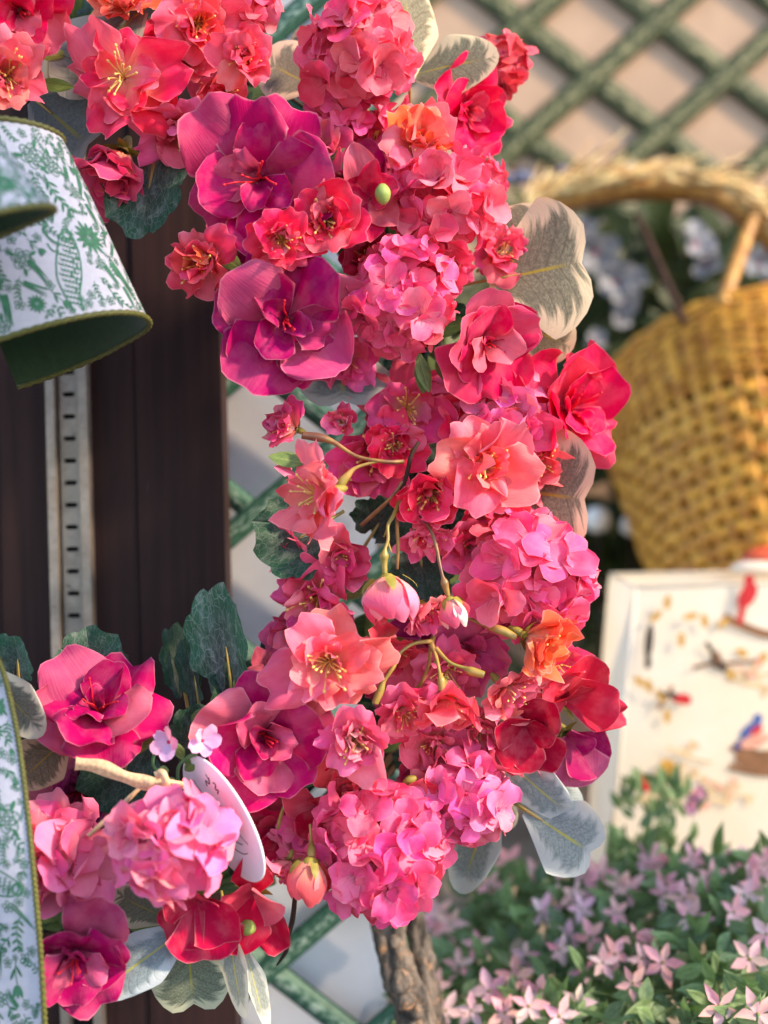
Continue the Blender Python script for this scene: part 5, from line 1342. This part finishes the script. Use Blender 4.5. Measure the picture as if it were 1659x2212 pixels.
# ---- dark greenery with white flowers behind the basket
gr = empty('greenery_bush', P(1400, 900, 1.92), 'dark green leafy arrangement with white flowers between the wreath and the basket', 'plant')
g = random.Random(31); mm = MB()
for k in range(900):
    x = g.uniform(1080, 1760); y = g.uniform(470, 1330); dd = g.uniform(1.88, 2.02); a = g.uniform(0, 6.28); L = g.uniform(60, 120)*dd/F; w = L*g.uniform(.35, .5)
    c = P(x, y, dd); t = (CR*math.cos(a)+CU*math.sin(a)+CF*g.uniform(-.5, .5)).normalized(); sd_ = t.cross(CF+Vector((g.uniform(-.5, .5), 0, g.uniform(-.5, .5)))).normalized()
    nn = t.cross(sd_); rows = []
    for i in range(4):
        u = i/3; ww = w*.5*(math.sin(math.pi*(.05+.9*u)))
        for s in (-1, 0, 1): rows.append(c+t*L*u+sd_*ww*s+nn*(.15*L*u*u-.1*ww*abs(s)))
    mm.quadgrid(rows, 4, 3)
o = mm.build('foliage', M['leaf'], gr); o['kind'] = 'stuff'; o.color = (.22, .26, .19, 1)
M['white'] = plain('white silk petals', lin('#94979e'), .6, .2, .05, 60, .1, 300, trans=.2)
PO['wh'] = pool('petal', M['white'], 4, 560, Wd=.46, cup=.35, b1=.4, b2=-.3, ruf=.05, fray=.01, nu=8, nv=7)
for x, y, s in ((1285, 545, 62), (1330, 610, 58), (1370, 605, 38), (1500, 530, 60), (1525, 570, 45), (1350, 655, 40), (1285, 735, 30), (1340, 690, 30), (1640, 570, 50), (1255, 500, 40)):
    f = link('white_flower', EYE, gr, gr.matrix_basis.inverted() @ frame(P(x, y, 1.85), face_dir(g.uniform(-.3, .5), g.uniform(-.4, .2)), 0, .85*s*1.85/F))
    petals(f, 'wh', 6, 1.0, 20, 0, (1, 1, 1), 10, 8)
# two white balls made up for blurred bright glints low beside the basket
M['glint_white'] = plain('white glint stand-in', lin('#f6f2e6'), .15, .6, .02, 20, .0, 50, coat=.8)
bd = []
for x, y, r_, lab in ((1290, 1122, 30, 'larger white stand-in ball for a blurred glint beside the basket'), (1362, 1135, 24, 'smaller white stand-in ball for a blurred glint nearest the basket side')):
    c = P(x, y, 1.80); b = MB(); rr = r_*1.80/F
    b.quadgrid([c+Vector((math.sin(t)*math.cos(a), math.sin(t)*math.sin(a), math.cos(t)))*rr for t in [math.pi*i/11+1e-3 for i in range(12)] for a in [2*math.pi*j/18 for j in range(18)]], 12, 18, None, True)
    o = tag(b.build('glint_ball', M['glint_white']), lab, 'ornament', 'stand-in balls for blurred glints beside the basket')
    k = MB(); k.tube([c-Vector((0, 0, rr*.9)), c-Vector((0, 0, .12)), Vector((c.x, c.y, .9))], .003, 6); k.build('stick', M['vine'], o)
# ---- added boards, out of view at the right, put there to block low sun
M['shade_board'] = plain('pale sun blocking boards', lin('#b8b4ac'), .8, .2)
stl = empty('shade_partition', Vector((1.0, .4, 0)), 'added pale boards and posts, unseen at the right, that block the low sun', 'partition')
for y0, y1, z0, zt, nm_ in ((.06, .23, 2.05, 2.45, 'shade_panel'), (.60, .82, 1.35, 2.5, 'board'), (-.15, -.10, 0, 2.5, 'post'), (-.15, .86, 2.5, 2.54, 'rail'), (.822, .86, 0, 2.5, 'post')):
    b = MB(); b.box((1.0, y0, z0), (1.02, y1, zt)); b.build(nm_, M['shade_board'], stl, False)
b = MB(); b.box((1.005, .14, 2.45), (1.015, .15, 2.5)); b.build('hook', M['shade_board'], stl, False)
